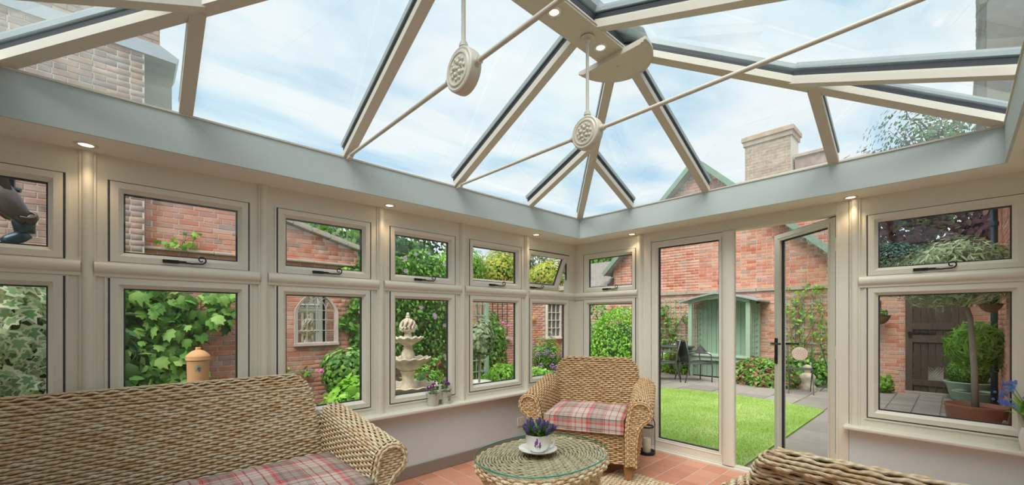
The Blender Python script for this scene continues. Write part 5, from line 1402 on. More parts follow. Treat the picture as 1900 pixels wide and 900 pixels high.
for p0, p1 in (((-.32, .90), (0, .945)), ((0, .945), (.32, .90)), ((-.22, .87), (-.30, .845)), ((.2, .88), (.32, .845))):
    (a, b), (c, d) = p0, p1; g.add([fr(aa+a, b), fr(aa+c, d), fr(aa+c, d+.005), fr(aa+a, b+.005)], [(0, 1, 2, 3)])
g.build('grape_motif', [M['lavender'], M['green_dark']], ck, recalc=False)

# fountain
ft_ = thing('fountain', 'pale cast stone fountain of three scalloped tiers with a pineapple finial', 'fountain', (2.845, 5.2, GZ))
def scal(n, amp, lift): return lambda i, a: (1+amp*math.cos(n*a), lift*math.cos(n*a))
def sc_only(rows_, n, amp, lift): return lambda i, a: ((1+amp*math.cos(n*a), lift*math.cos(n*a)) if i in rows_ else (1.0, 0.0))
g = G(); g.lathe([(0, 0), (.24, 0), (.26, .03), (.24, .07), (.17, .10), (.13, .16), (.11, .24), (.14, .30), (.0, .31)], 32, cap=False); g.build('plinth', M['cast'], ft_, auto=50)
def basin(name, z, r, h, n, lip=.02):
    g = G(); g.lathe([(.0, z-h), (r*.30, z-h), (r*.42, z-h*.85), (r*.78, z-h*.45), (r*.93, z-h*.15), (r*.97, z-.015), (r*1.0, z), (r*1.02, z+.012), (r*.97, z+.018), (r*.90, z), (r*.78, z-h*.30), (r*.4, z-h*.55), (0, z-h*.6)], 96, cap=False,
            wob=sc_only((5, 6, 7, 8, 9), n, .035, .010)); return g.build(name, M['cast'], ft_, smooth=True)
basin('lower_basin', .47, .40, .17, 16)
g = G(); g.lathe([(.0, .36), (.10, .36), (.115, .40), (.095, .46), (.078, .54), (.085, .62), (.10, .66), (.115, .68), (.09, .70), (.0, .70)], 28, cap=False, wob=lambda i, a: (1+.05*math.cos(8*a), 0)); g.build('lower_stem', M['cast'], ft_, auto=60)
basin('middle_basin', .845, .305, .17, 14)
g = G(); g.lathe([(0, .76), (.06, .76), (.085, .80), (.094, .86), (.085, .93), (.060, .98), (.055, 1.02), (.085, 1.05), (0, 1.06)], 28, cap=False, wob=lambda i, a: (1+.05*math.cos(10*a), 0)); g.build('baluster', M['cast'], ft_, auto=60)
basin('upper_basin', 1.13, .205, .10, 12)
g = G(); g.lathe([(0, 1.07), (.085, 1.07), (.08, 1.12), (.052, 1.16), (.045, 1.20), (.07, 1.24), (0, 1.24)], 24, cap=False); g.build('upper_stem', M['cast'], ft_, auto=60)
g = G(); g.lathe([(0, 1.225), (.098, 1.225), (.112, 1.245), (.09, 1.26), (0, 1.26)], 40, cap=False, wob=lambda i, a: (1+.07*math.cos(10*a), .01*math.cos(10*a)))
for r in range(7):
    q = r/7; rad = .098*math.sqrt(max(0, 1-q**2.4))+.004; m = max(5, int(13-q*8))
    for k in range(m): a = 2*PI*(k+.5*(r % 2))/m; g.ball((math.cos(a)*rad, math.sin(a)*rad, 1.268+q*.125), .020, 6, 4, sz=1.15)
for k in range(7): a = 2*PI*k/7; g.ball((math.cos(a)*.020, math.sin(a)*.020, 1.425), .014, 6, 4, sz=1.4)
g.ball((0, 0, 1.455), .024, 8, 5, sz=1.5); g.lathe([(.0, 1.26), (.085, 1.26), (.07, 1.38), (0, 1.43)], 16, cap=False); g.build('pineapple_finial', M['cast'], ft_, smooth=True)

# low wall behind the fountain and its climbers
brick_wall('garden_wall', 'brick wall behind the fountain, buried in clematis', 'wall', (0, 7.5, 0), (1, 0, 0), [(3.05, -.2), (5.05, -.2), (5.05, 2.1), (3.05, 2.1)], M['brick_dark'], M['mortar'], nmax=80)
climber('clematis', 'dense clematis with lilac flowers covering the wall behind the fountain', 'climber', (0, 7.38, 0), (1, 0, 0),
        [(3.5, 1.75, .55, .75, 3), (4.1, 1.5, .6, .9, 3), (4.6, 1.55, .6, .9, 3), (3.4, 2.2, .5, .35, 2), (4.2, 2.3, .7, .35, 3), (4.7, .7, .5, .7, 2), (3.8, .9, .5, .3, 1)], 5200, .085, 'oval', M['leaf'], 11, 180, .35, (M['lilac'], 11, .085, 'daisy'))
bush('hedge', 'hedge top rising over the wall behind the fountain', 'hedge', (4.1, 7.85, 2.15), (1.25, .5, .45), 3000, .085, 'oval', M['leaf_bright'], 12, stems=False)
def tree(name, label, c, r, trunk, n, size, kind, mat, seed, branches=9, group=None, core=False, inner=.25, lean=(0, 0), n_ind=0, cat='tree', tm=None, rects=PANES, lumps=.3, thick=.12, tilt=.7):
    base = Vector((c[0]-lean[0], c[1]-lean[1], GZ)); t = thing(name, label, cat, base, 0, group); lc = Vector((lean[0], lean[1], c[2]-GZ)); rr = random.Random(seed)
    g = G(); top = lc+Vector((0, 0, r[2]*.3)); g.tube([(0, 0, 0), Vector((lc.x*.05+.01, lc.y*.05, lc.z*.35)), Vector((lc.x*.25, lc.y*.25, lc.z*.7)), lc, top], [thick, thick*.85, thick*.7, thick*.5, thick*.2], 9); g.build('trunk', tm or M['bark'], t, smooth=True)
    ends = []
    for k in range(branches):
        a = 2.4*k+rr.uniform(-.3, .3); s0 = lc+Vector((0, 0, r[2]*rr.uniform(-.75, .35))); el = rr.uniform(-.1, .9); tip = lc+Vector((math.cos(a)*r[0]*.85*math.cos(el), math.sin(a)*r[1]*.85*math.cos(el), r[2]*.85*math.sin(el)))
        mid = s0.lerp(tip, .5)+Vector((0, 0, r[2]*.12)); gb = G(); gb.tube([s0, mid, tip], [thick*.4, thick*.22, thick*.06], 5)
        for j in range(3):
            q = mid.lerp(tip, rr.uniform(.1, .8)); e = q+Vector((rr.gauss(0, .2)*r[0], rr.gauss(0, .2)*r[1], rr.gauss(.1, .15)*r[2])); gb.tube([q, e], [thick*.12, thick*.03], 4); ends.append((q, e))
        gb.build('branch', tm or M['bark'], t, smooth=True); ends.append((mid, tip))
    P_, N_ = shell(lc, r, n, seed, inner, lumps=lumps); _fol(t, P_, N_, base, size, kind, mat, seed, n_ind, tilt, .5, rects)
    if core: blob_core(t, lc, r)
    return t, ends
tree('cherry_tree', 'light airy tree above the hedge behind the fountain', (3.55, 9.2, 3.0), (1.15, 1.0, 1.0), 0, 1100, .14, 'oval', M['leaf'], 21, thick=.07)
tree('garden_tree', 'leafy tree top above the coping of the outbuilding', (3.0, 10.0, 3.2), (.8, .8, .6), 0, 900, .14, 'oval', M['leaf_bright'], 22, thick=.07)
# plants before the left wall
climber('creeper', 'broad-leaved creeper climbing the brick wall beside the crock', 'climber', (0, YL-.16, 0), (1, 0, 0),
        [(.30, 1.45, .34, .42, 5), (.05, 1.1, .30, .45, 4), (.50, 1.15, .26, .38, 4), (.38, .75, .28, .32, 4), (.86, 1.34, .10, .12, 1.0), (1.02, 1.36, .10, .14, 1.2), (.95, 1.64, .22, .06, 1), (-.1, 1.6, .3, .3, 3), (.5, .50, .25, .18, 2)], 820, .150, 'vine', M['leaf'], 31, 280, .34, tilt=.85)
climber('seedling', 'small sycamore seedling rooted on the stone ledge', 'plant', (.50, YL-.05, 2.28), (1, 0, 0), [(0, .06, .22, .05, 2), (.15, .17, .10, .10, 1)], 26, .072, 'vine', M['leaf_bright'], 32, 26, .10)
climber('ledge_vine', 'leafy vine trailing over the right end of the stone ledge', 'climber', (2.85, YL-.06, 2.13), (1, 0, 0), [(0, 0, .26, .07, 1)], 70, .10, 'vine', M['leaf_bright'], 33, 60, .12)
climber('slender_vine', 'climbing vine on the brick wall right of the arched mirror', 'climber', (0, YL-.03, 0), (1, 0, 0), [(2.98, 1.50, .10, .22, 2), (2.84, 1.25, .12, .14, 2), (2.97, 1.05, .09, .25, 2), (3.0, .7, .10, .3, 2)], 190, .12, 'vine', M['leaf'], 34, 120, .12)
climber('wisteria_sprig', 'mauve flower sprig on the wall below the arched mirror', 'plant', (0, YL-.03, 0), (1, 0, 0), [(1.86, .42, .06, .16, 1), (2.15, .42, .10, .05, 1)], 34, .09, 'oval', M['leaf_bright'], 35, 30, .08, (M['lilac'], 5, .09, 'spike'))
bush('rose_bush', 'rose bush with pink blooms against the wall below the mirror', 'bush', (2.62, 6.75, .42), (.42, .35, .42), 1500, .085, 'oval', M['leaf'], 41, 120, blooms=(M['pinkp'], 7, .10, 'rose'))
bush('geranium_clump', 'mound of bright green geranium leaves under the third window', 'bush', (2.30, 5.6, .15), (.45, .45, .30), 1300, .11, 'vine', M['leaf_bright'], 42, 200)
bush('shrub', 'leafy shrub filling the lower left of the creeper window', 'bush', (-.02, 5.3, .38), (.34, .34, .52), 900, .13, 'oval', M['leaf'], 43, 160)
bush('ivy', 'large clump of variegated ivy outside the far left window', 'bush', (-.62, 4.45, .85), (.40, .40, .95), 1700, .10, 'ivy', M['leaf_ivy'], 44, 290, stems=True, lumps=.12, tilt=.8)
bush('laurel', 'dark glossy laurel between the ivy and the window post', 'bush', (-.28, 5.35, .70), (.42, .40, .80), 700, .19, 'oval', M['leaf_dark'], 45, 120)
bush('fern_clump', 'feathery red-flowered astilbe beside the fountain foot', 'plant', (3.55, 5.9, .20), (.38, .38, .38), 900, .09, 'lance', M['leaf_bright'], 46, 40, blooms=(M['redp'], 12, .14, 'spike'))
# bronze child figure sitting outside the far left window
bz = thing('bronze_figure', 'dark bronze sitting child figure, trousered leg and boots seen at far left', 'statue', (-.66, 3.62, 0))
g = G()
pl = lambda u, v, y: ony(u, v, y)-Vector((-.66, 3.62, 0))
hipz = pl(-45, 345, 3.70)
g.tube([hipz, pl(-10, 352, 3.66), pl(8, 372, 3.62), pl(34, 396, 3.62), pl(52, 411, 3.62)], [.080, .074, .070, .048, .036], 14)
g.tube([pl(-50, 350, 3.86), pl(-12, 360, 3.84), pl(6, 378, 3.80), pl(22, 398, 3.74)], [.080, .070, .056, .042], 14)
g.tube([pl(-45, 350, 3.78), pl(-52, 270, 3.80), pl(-50, 200, 3.80)], [.11, .10, .09], 14); g.ball(pl(-48, 150, 3.80), .085, 14, 10, sz=1.15)
g.tube([pl(-50, 215, 3.74), pl(-20, 270, 3.64), pl(12, 352, 3.60)], [.035, .03, .022], 8)
g.build('clothed_body', M['bronze'], bz, smooth=True)
g = G(); g.tube([pl(46, 405, 3.62), pl(58, 408, 3.61), pl(67, 402, 3.60)], [.030, .032, .016], 12); g.tube([pl(52, 414, 3.62), pl(67, 406, 3.60)], [.018, .012], 10); g.build('upper_boot', M['bronze'], bz, smooth=True)
g = G(); g.tube([pl(40, 398, 3.68), pl(44, 415, 3.68), pl(46, 433, 3.68)], [.044, .048, .040], 14); g.tube([pl(46, 433, 3.68), pl(34, 441, 3.67), pl(14, 446, 3.66), pl(2, 448, 3.66)], [.038, .034, .030, .016], 12); g.build('hanging_boot', M['bronze_blue'], bz, smooth=True)
g = G(); g.tube([pl(50, 399+k*0, 3.60)+Vector((.036*math.cos(a), .02*math.sin(a), .036*math.sin(a)*.6)) for k, a in enumerate(np.linspace(0, 2*PI, 12, endpoint=False))], .008, 6, closed=True); g.build('trouser_cuff', M['bronze'], bz, smooth=True)
sl = G(); q = pl(-35, 452, 3.75); sl.box(q.x-.40, q.y-.14, .0+GZ, q.x-.08, q.y+.14, pl(-35, 392, 3.78).z); sl.build('plinth', M['stone'], bz, bevel=.01)
g = G(); c0 = pl(18, 345, 3.9); g.box(c0.x-.05, c0.y-.02, c0.z-.10, c0.x+.02, c0.y+.02, c0.z+.16); g.tube([c0+Vector((-.03, -.04, -.02)), c0+Vector((.05, -.05, -.03))], .014, 8); g.tube([c0+Vector((-.03, -.04, .05)), c0+Vector((.04, -.05, .07))], .010, 8); g.build('bracket', M['bronze_blue'], bz)

# ---- the far corner: wall with window, arch, shrubs
brick_wall('far_wall', 'distant brick wall with the small window, straight beyond the room corner', 'wall', (0, 9.3, 0), (1, 0, 0), [(5.0, -.2), (10.9, -.2), (10.9, 2.45), (5.0, 2.45)], M['brick_worn'], M['mortar'], nmax=260,
           holes=[(10.12, .70, 10.95, 1.85)])
cw = thing('cottage_window', 'white many-paned window in the distant brick wall', 'window', (10.49, 9.23, .72))
g = G(); 
for b in ((-.36, -.02, -.05, .36, .05, 0), (-.36, -.02, 1.06, .36, .05, 1.12), (-.36, -.02, 0, -.31, .05, 1.06), (.31, -.02, 0, .36, .05, 1.06), (-.42, -.07, -.10, .42, .05, -.05)): g.box(*b)
g.build('window_frame', M['frame'], cw)
for x in (-.10, .11): G().box(x-.012, 0, 0, x+.012, .04, 1.06).build('glazing_bar', M['frame'], cw)
for z in (.27, .53, .79): G().box(-.31, .002, z-.012, .31, .038, z+.012).build('glazing_bar', M['frame'], cw)
M['darkglass'] = simple('dim_window_glass', (.10, .14, .14), .06, var=.2, vs=2); G().box(-.31, .045, 0, .31, .05, 1.06).build('pane', M['darkglass'], cw)
pq = thing('sun_plaque', 'round terracotta face plaque on the distant brick wall', 'plaque', ony(990, 592, 9.26))
g = G(); g.lathe([(0, .05), (.05, .045), (.09, .025), (.10, .0)], 18, cap=False); g.v = [(x, -z, y) for x, y, z in g.v]
for k in range(12): a = 2*PI*k/12; g.add([(math.cos(a-.15)*.10, -.005, math.sin(a-.15)*.10), (math.cos(a+.15)*.10, -.005, math.sin(a+.15)*.10), (math.cos(a)*.19, -.005, math.sin(a)*.19), (math.cos(a)*.11, -.03, math.sin(a)*.11)], [(0, 1, 3), (1, 2, 3), (2, 0, 3)])
g.ball((-.03, -.045, .02), .010, 6, 4); g.ball((.03, -.045, .02), .010, 6, 4); g.ball((0, -.05, -.005), .014, 6, 4); g.tube([(-.035, -.042, -.03), (0, -.048, -.042), (.035, -.042, -.03)], .006, 5); g.build('face', M['terracotta'], pq, recalc=False)
w1 = ony(945, 626, 9.2); lw_ = G().box(w1.x-1.3, 9.10, w1.z-.05, w1.x+.05, 9.29, w1.z+.02).build('wall_shelf', M['pinkwash']); tag(lw_, 'long pale shelf on the distant wall behind the trellis post', 'shelf')
trellis('iron_trellis', 'fine grey iron trellis on the distant wall above the pale shelf', (w1.x-1.2, 9.25, w1.z+.05), (1, 0, 0), 1.15, .98, 7, 4, M['metal_grey'], .022, group=None)
ar_ = thing('garden_arch', 'sage green garden arch with lattice sides before the distant wall', 'arch', (5.32, 6.5, GZ)); gh = 2.02
for x, y in ((0, 0), (-.5, 0), (0, .55), (-.5, .55)): G().box(x-.035, y-.035, 0, x+.035, y+.035, gh).build('post', M['green_paint'], ar_)
for z in np.linspace(.12, gh-.1, 9): G().box(-.465, -.012, z-.010, -.035, .004, z+.010).build('lattice_bar', M['green_paint'], ar_)
for x in (-.36, -.25, -.14): G().box(x-.010, .004, .1, x+.010, .016, gh-.1).build('lattice_bar', M['green_paint'], ar_)
G().box(-.58, -.04, gh, .08, .0, gh+.07).build('crossbeam', M['green_paint'], ar_); G().box(-.58, .55, gh, .08, .59, gh+.07).build('crossbeam', M['green_paint'], ar_)
pt = thing('potted_bay', 'round grey-green bay bush in a white rimmed pot by the green arch', 'shrub', (4.62, 5.85, GZ))
g = G(); g.lathe([(0, 0), (.14, 0), (.20, .24), (.22, .25), (.22, .28), (.19, .28), (.18, .24), (0, .24)], 24, cap=False); g.build('pot', M['white_china'], pt, auto=50); G().tube([(0, 0, .22), (.01, 0, .80)], .02, 7).build('trunk', M['bark'], pt)
P_, N_ = shell((0, 0, 1.04), (.30, .30, .32), 1300, 51, .35, lumps=.3); _fol(pt, P_, N_, Vector((4.62, 5.85, GZ)), .10, 'oval', M['leaf_olive'], 51, 120, .6, .4, PANES)
bush('rose_shrub', 'tall rose shrub with a pink bloom right of the green arch', 'bush', (6.0, 7.3, .62), (.50, .42, .78), 2000, .09, 'oval', M['leaf'], 52, 100, blooms=(M['pinkp'], 8, .10, 'rose'))
bush('phlox_clump', 'clump of tall mauve phlox below the small distant window', 'plant', (6.85, 6.25, .42), (.42, .36, .48), 1600, .10, 'lance', M['leaf'], 53, 60, blooms=(M['lilac'], 22, .11, 'globe'))
bush('border_plants', 'low bright green border plants before the phlox', 'plant', (5.55, 5.2, .08), (.50, .40, .30), 1700, .08, 'oval', M['leaf_bright'], 54, 100, blooms=(M['whitep'], 8, .05, 'daisy'))
bush('lavender_bush', 'grey-green lavender mound near the room corner', 'bush', (5.7, 4.5, .02), (.42, .36, .26), 1500, .09, 'fine', M['leaf_olive'], 55)
bush('low_shrub', 'low leafy shrub at the foot of the green arch', 'bush', (5.5, 6.2, .10), (.48, .30, .30), 1100, .09, 'oval', M['leaf_bright'], 56, 60)
for (x, y, z, rx, rz, m, lab, sd_) in ((8.0, 11.0, 2.8, 1.0, 1.05, 'leaf_bright', 'fresh green shrub rising over the distant wall', 61), (9.9, 11.2, 2.85, 1.1, 1.0, 'leaf_yellow', 'golden flowering shrub rising over the distant wall', 62),
        (11.6, 10.5, 2.75, 1.1, 1.0, 'leaf_yellow', 'yellow-green shrub beyond the open corner window', 63), (7.6, 14.0, 3.2, 2.6, 1.7, 'leaf_dark', 'dark tree line beyond the distant wall', 64), (13.8, 14.5, 3.4, 2.2, 1.6, 'leaf_olive', 'grey-green trees beyond the open corner window', 65), (16.2, 11.2, 3.9, 1.8, 1.5, 'leaf', 'tree beyond the tiled roof', 66)):
    bush('tall_shrub' if sd_ < 64 else 'tree', lab, 'bush' if sd_ < 64 else 'tree', (x, y, z), (rx, .7 if sd_ < 64 else 1.0, rz), 2600, .11 if sd_ < 64 else .17, 'oval', M[m], sd_, stems=True)
bush('round_bush', 'big rounded green bush seen through the corner window by the doors', 'bush', (7.9, 4.95, .62), (.95, .72, .95), 6500, .06, 'oval', M['leaf_bright'], 71, 60, lumps=.08, inner=.75)
climber('jasmine', 'climber with pink flowers left of the big rounded bush', 'climber', (8.1, 5.65, .3), (.68, -.73, 0), [(-.1, .7, .40, .85, 3), (.1, .2, .45, .5, 2)], 1500, .08, 'oval', M['leaf'], 72, 60, .4, (M['pinkp'], 6, .07, 'rose'))
bush('golden_plant', 'small golden-leaved plant below the corner window', 'plant', (6.2, 4.55, .12), (.26, .22, .18), 420, .12, 'lance', M['leaf_yellow'], 73, 40)
# ---- right: the neighbouring gable, yard walls
XR = 10.90; Y0 = 10.0        # wall coordinate u = Y0 - y
yy = lambda y: Y0-y
brick_wall('house_wall_lower', 'old red brick lower wall behind patio and arbour', 'wall', (XR, Y0, 0), (0, -1, 0), [(yy(9.3), -.2), (yy(1.25), -.2), (yy(1.25), 1.95), (yy(9.3), 1.95)], M['brick_worn'], M['mortar'], bond='garden', nmax=300, jit=.006)
brick_wall('house_gable_upper', 'neat red brick gable above the stone string course', 'wall', (XR+.03, Y0, 0), (0, -1, 0), [(yy(7.2), 2.03), (yy(1.25), 2.03), (yy(1.25), 2.10), (yy(1.80), 2.62), (yy(4.58), 5.30), (yy(7.2), 2.78)], M['brick'], M['mortar'], bond='flemish', nmax=300)
brick_wall('tall_wall', 'tall red brick wall rising above the gable verge', 'wall', (XR+.38, Y0, 0), (0, -1, 0), [(yy(3.9), 2.0), (yy(1.2), 2.0), (yy(1.2), 4.75), (yy(3.9), 4.75)], M['brick'], M['mortar'], bond='flemish', nmax=120)
st = thing('string_course', 'projecting stone string course across the red brick wall', 'ledge', (0, 0, 0)); y = 7.2; k = 0
while y > 1.25:
    L_ = random.Random(k+50).uniform(.6, .9); y2 = max(1.25, y-L_); G().box(XR-.05, y2+.004, 1.945+.004*(k % 2), XR+.1, y-.004, 2.03).build('string_stone', M['stone'], st, bevel=.006); y = y2; k += 1
vg = thing('gable_verge', 'pale lead-faced verge with green edges sloping down the gable', 'verge', (0, 0, 0))
for (ya, za), (yb_, zb_), nm in (((4.62, 5.36), (1.72, 2.58), 'right'), ((4.54, 5.36), (7.35, 2.62), 'left')):
    p, q = Vector((XR+.10, ya, za)), Vector((XR+.10, yb_, zb_))
    G().beam(p+Vector((-.12, 0, 0)), q+Vector((-.12, 0, 0)), .42, .05).build('soffit_board', M['lead'], vg)
    for dx in (-.34, .09): G().beam(p+Vector((dx, 0, -.02)), q+Vector((dx, 0, -.02)), .05, .12).build('edge_board', M['green_dark'], vg)
    for k in range(4): a = p.lerp(q, .12+.25*k); G().beam(a+Vector((-.12, 0, .05)), a.lerp(q, .06)+Vector((-.12, 0, .05)), .36, .02).build('batten', M['alu'], vg)
G().box(XR-.30, 1.60, 2.50, XR+.26, 1.76, 2.60).build('end_cap', M['green_dark'], vg)
rf = thing('tiled_roof', 'low grey tiled roof left of the brick gable', 'roof', (0, 0, 0))
for r in range(14):
    x = 10.75+r*.11; z = 2.30+r*.072; g = G()
    for k in range(12):
        y = 7.25+k*.17+(.085 if r % 2 else 0); g.obox((x, y, z), (.075, 0, .049), (0, .082, 0), (-.005, 0, .009))
    o = g.build('tile_row', M['slate'], rf, recalc=False); o['kind'] = 'stuff'
G().beam((10.72, 7.2, 2.24), (12.3, 7.2, 3.27), .06, .14).build('barge_board', M['metal_grey'], rf)
GX = XR-.04
brick_wall('yard_wall', 'red brick yard wall around the wooden gate', 'wall', (XR-.02, 1.25, 0), (0, -1, 0), [(0, -.2), (1.85, -.2), (1.85, 2.12), (0, 2.12)], M['brick_worn'], M['mortar'], bond='garden', nmax=300, jit=.005, holes=[(.74, -.2, 1.22, 1.98)])
# the gate stands in front of the wall's opening
gt = thing('wooden_gate', 'weathered dark plank gate with iron grille in the yard wall', 'gate', (XR-.10, .57, GZ)); GW, GH = .60, 1.98
M['gate_iron'] = M['iron']
for y in (.04, -GW-.05): G().box(-.05, y-.05, 0, .06, y+.05, GH+.04).build('gate_post', M['gate'], gt, bevel=.006)
np_ = 6; pw = (GW-.02)/np_
for k in range(np_):
    ya, yb_ = -.02-k*pw-.004, -.02-(k+1)*pw+.004; zt = GH-.06-.14*abs(k-2.5)/3*0; xo_ = .002*(k % 2)
    if k in (2, 3):
        for za, zb_ in ((.0, .25), (.52, 1.62), (1.74, zt)): G().box(-.02+xo_, yb_, za, .004, ya, zb_).build('plank', M['gate'], gt, bevel=.003)
    else: G().box(-.02+xo_, yb_, .0, .004, ya, zt).build('plank', M['gate'], gt, bevel=.003)
for za, zb_ in ((.16, .27), (.96, 1.10), (1.20, 1.32)): G().box(-.045, -GW, za, -.02, 0, zb_).build('rail', M['gate'], gt, bevel=.005)
g = G()
for k in range(7):
    for s_ in (1, -1):
        y0 = -.19-k*.035; g.tube([(-.012, y0, .27), (-.012, max(-.43, min(-.17, y0+s_*.16)), .27+abs(max(-.43, min(-.17, y0+s_*.16))-y0)/.16*.25)], .0038, 4)
M['grille'] = simple('pale_cast_grille', (.45, .45, .42), .6, var=.1)
g.build('grille', M['grille'], gt, kind='stuff')
g = G().box(-.055, -.30, 1.12, -.04, .06, 1.15); g.cyl((-.06, -.02, 1.135), (-.06, -.26, 1.135), .009, n=6); g.box(-.07, .0, 1.06, -.05, .05, 1.16); g.build('bolt', M['iron'], gt)
G().box(-.10, -GW-.1, -.02, .02, .1, .05).build('threshold', M['stone'], gt, bevel=.01)
# house wall along the right edge
brick_wall('house_flank', 'red brick house wall running away at the right edge', 'wall', (XR, YB-.02, 0), (-1, 0, 0), [(.02, -.2), (6.7, -.2), (6.7, 3.3), (.02, 3.3)], M['brick'], M['mortar'], nmax=120, thick=.25)
g = G(); g.box(7.6, YB-.30, 3.3, 10.9, -.25, 7.2)
o = g.build('jettied_storey', M['dark_tile']); tag(o, 'dark tile-hung upper storey of the house at top right', 'house')
th_ = thing('tile_hanging', 'rows of dark hanging tiles on the house at top right', 'cladding', (0, 0, 0))
for r in range(30):
    z = 3.40+r*.125; gg = G()
    for k in range(14):
        x = 10.8-k*.22-(.11 if r % 2 else 0); gg.obox((x, -.243, z), (.107, 0, 0), (0, .006, .010), (0, -.012, .075))
    gg.build('tile_row', M['dark_tile'], th_, kind='stuff', recalc=False)
for z in (3.34, 5.2): G().box(7.6, -.26, z-.07, 10.92, -.19, z+.02).build('timber_band', M['gate'], th_)
dp = thing('downpipe', 'dark drainpipe on the house wall right of the gate', 'pipe', (9.55, -.385, GZ))
G().cyl((0, 0, .05), (0, 0, 3.3), .038, n=12).build('pipe', M['bronze_blue'], dp, smooth=True)
for z in (.6, 1.7, 2.8): G().cyl((0, 0, z), (0, 0, z+.06), .048, n=12).build('collar', M['bronze_blue'], dp)

# ---- the arbour seat
AX0, AX1, AYL, AYR = 10.12, 10.84, 4.52, 3.12
ab = thing('arbour_seat', 'sage green arbour seat with an arched lead roof against the brick wall', 'arbour', (AX0, (AYL+AYR)/2, GZ)); hw_ = (AYL-AYR)/2; dp_ = AX1-AX0; PH = 1.76
for x in (.04, dp_-.04):
    for y in (-hw_+.05, hw_-.05): G().box(x-.045, y-.045, 0, x+.045, y+.045, PH).build('post', M['green_paint'], ab, bevel=.004)
nb = 11
for k in range(nb):
    y0 = -hw_+.08+(2*hw_-.16)*k/nb; y1 = y0+(2*hw_-.16)/nb-.008; G().box(dp_-.05+.004*(k % 2), y0, .50, dp_-.02, y1, PH+.12).build('back_board', M['green_paint'], ab)
for k in range(nb):
    y0 = -hw_+.08+(2*hw_-.16)*k/nb; y1 = y0+(2*hw_-.16)/nb-.008; G().box(.10, y0, .03, .12, y1, .40).build('skirt_board', M['green_dark'], ab)
G().box(-.02, -hw_+.02, .50, dp_-.06, hw_-.02, .545).build('seat', M['green_paint'], ab, bevel=.006)
G().prism([(-hw_+.06, .36), (-hw_+.3, .40), (0, .41), (hw_-.3, .40), (hw_-.06, .36), (hw_-.06, .50), (-hw_+.06, .50)], .03, (.02, 0, 0), (0, 1, 0), (0, 0, 1), (1, 0, 0)).build('seat_apron', M['green_paint'], ab)
for y in (-hw_+.05, hw_-.05):
    for z in np.linspace(.62, PH-.1, 9): G().box(.08, y-.012, z-.012, dp_-.08, y+.012, z+.012).build('side_lattice_bar', M['green_paint'], ab)
    for x in (.22, .36, .50): G().box(x-.01, y-.02, .55, x+.01, y-.004, PH).build('side_lattice_bar', M['green_paint'], ab)
# arched valance and roof
def roofline(y, h=.20): return PH+.02+h*(1-(abs(y)/(hw_+.20))**1.35)
ys = np.linspace(-hw_-.18, hw_+.18, 25)
val = [(y, PH-.02+.13*(1-(y/hw_)**2)) for y in np.linspace(hw_-.02, -hw_+.02, 17)]
poly = [(y, roofline(y)) for y in np.linspace(-hw_+.02, hw_-.02, 17)]+val
G().prism(poly, .03, (.0, 0, 0), (0, 1, 0), (0, 0, 1), (1, 0, 0)).build('arched_valance', M['green_paint'], ab)
g = G(); rp = [(y, roofline(y)+.035) for y in ys]+[(y, roofline(y)) for y in ys[::-1]]; g.prism(rp, dp_+.16, (-.12, 0, 0), (0, 1, 0), (0, 0, 1), (1, 0, 0)); g.build('lead_roof', M['lead'], ab)
# bag on the seat
bg_ = thing('bag', 'black pointed cloth bag lying at the left end of the arbour seat', 'bag', (AX0+.22, 4.28, .445)); bg_.scale = (.8, .8, .8)
g = G(); g.add([(-.12, .16, 0), (.12, .16, 0), (.12, -.17, 0), (-.12, -.17, 0), (-.05, .10, .20), (.06, .06, .27), (.06, -.02, .20), (-.06, -.06, .12)], [(0,3,2,1),(4,5,6,7),(0,1,5,4),(1,2,6,5),(2,3,7,6),(3,0,4,7)]); o = g.build('cloth', M['mesh_black'], bg_, bevel=.02)
g = G(); g.tube([(-.1, -.16, .03), (-.12, -.26, .025), (-.08, -.33, .02)], [.025, .03, .012], 8); g.build('pale_strap', M['white_china'], bg_, smooth=True)

# ---- patio furniture
def patio_chair(loc, rz, label):
    t = thing('patio_chair', label, 'chair', loc, rz, 'grey metal patio armchairs')
    g = G(); 
    def sh(u, v):
        x = -.23+.46*u
        if v < .5: q = v/.5; return (x, -.24+.46*q, .42-.02*math.sin(PI*q))
        q = (v-.5)/.5; return (x, .22+.10*q, .42+.48*q)
    g.grid(sh, 4, 10); o = g.build('mesh_sling', M['mesh_black'], t, recalc=False); s = o.modifiers.new('thick', 'SOLIDIFY'); s.thickness = .006
    for k in (-1, 1):
        x = .255*k
        G().tube([(x, -.26, .0), (x, -.27, .30), (x, -.24, .60), (x, -.16, .645), (x, .10, .66), (x, .27, .64)], .013, 8).build('front_leg', M['metal_grey'], t, smooth=True)
        G().tube([(x, .34, .0), (x, .24, .38), (x, .26, .60), (x, .33, .92)], .013, 8).build('rear_leg', M['metal_grey'], t, smooth=True)
    g = G(); g.tube([(-.255, .33, .90), (-.2, .335, .93), (.2, .335, .93), (.255, .33, .90)], .013, 8); g.tube([(-.255, -.25, .41), (.255, -.25, .41)], .011, 8); g.tube([(-.255, .23, .41), (.255, .23, .41)], .011, 8)
    for k in (-1, 1): g.tube([(.255*k, -.25, .41), (.255*k, .24, .41)], .011, 8)
    g.build('seat_frame', M['metal_grey'], t, smooth=True)
    return t
patio_chair((9.0, 4.55, GZ), math.radians(205), 'grey patio armchair nearest the left edge of the glass door')
patio_chair((9.35, 4.02, GZ), math.radians(50), 'grey patio armchair in front of the arbour seat')
tt = thing('patio_table', 'dark round patio table between the two grey armchairs', 'table', (9.85, 4.72, GZ))
g = G(); g.lathe([(0, .70), (.44, .70), (.45, .71), (.45, .725), (.44, .735), (0, .735)], 32, cap=False); g.build('table_top', M['mesh_black'], tt, auto=50)
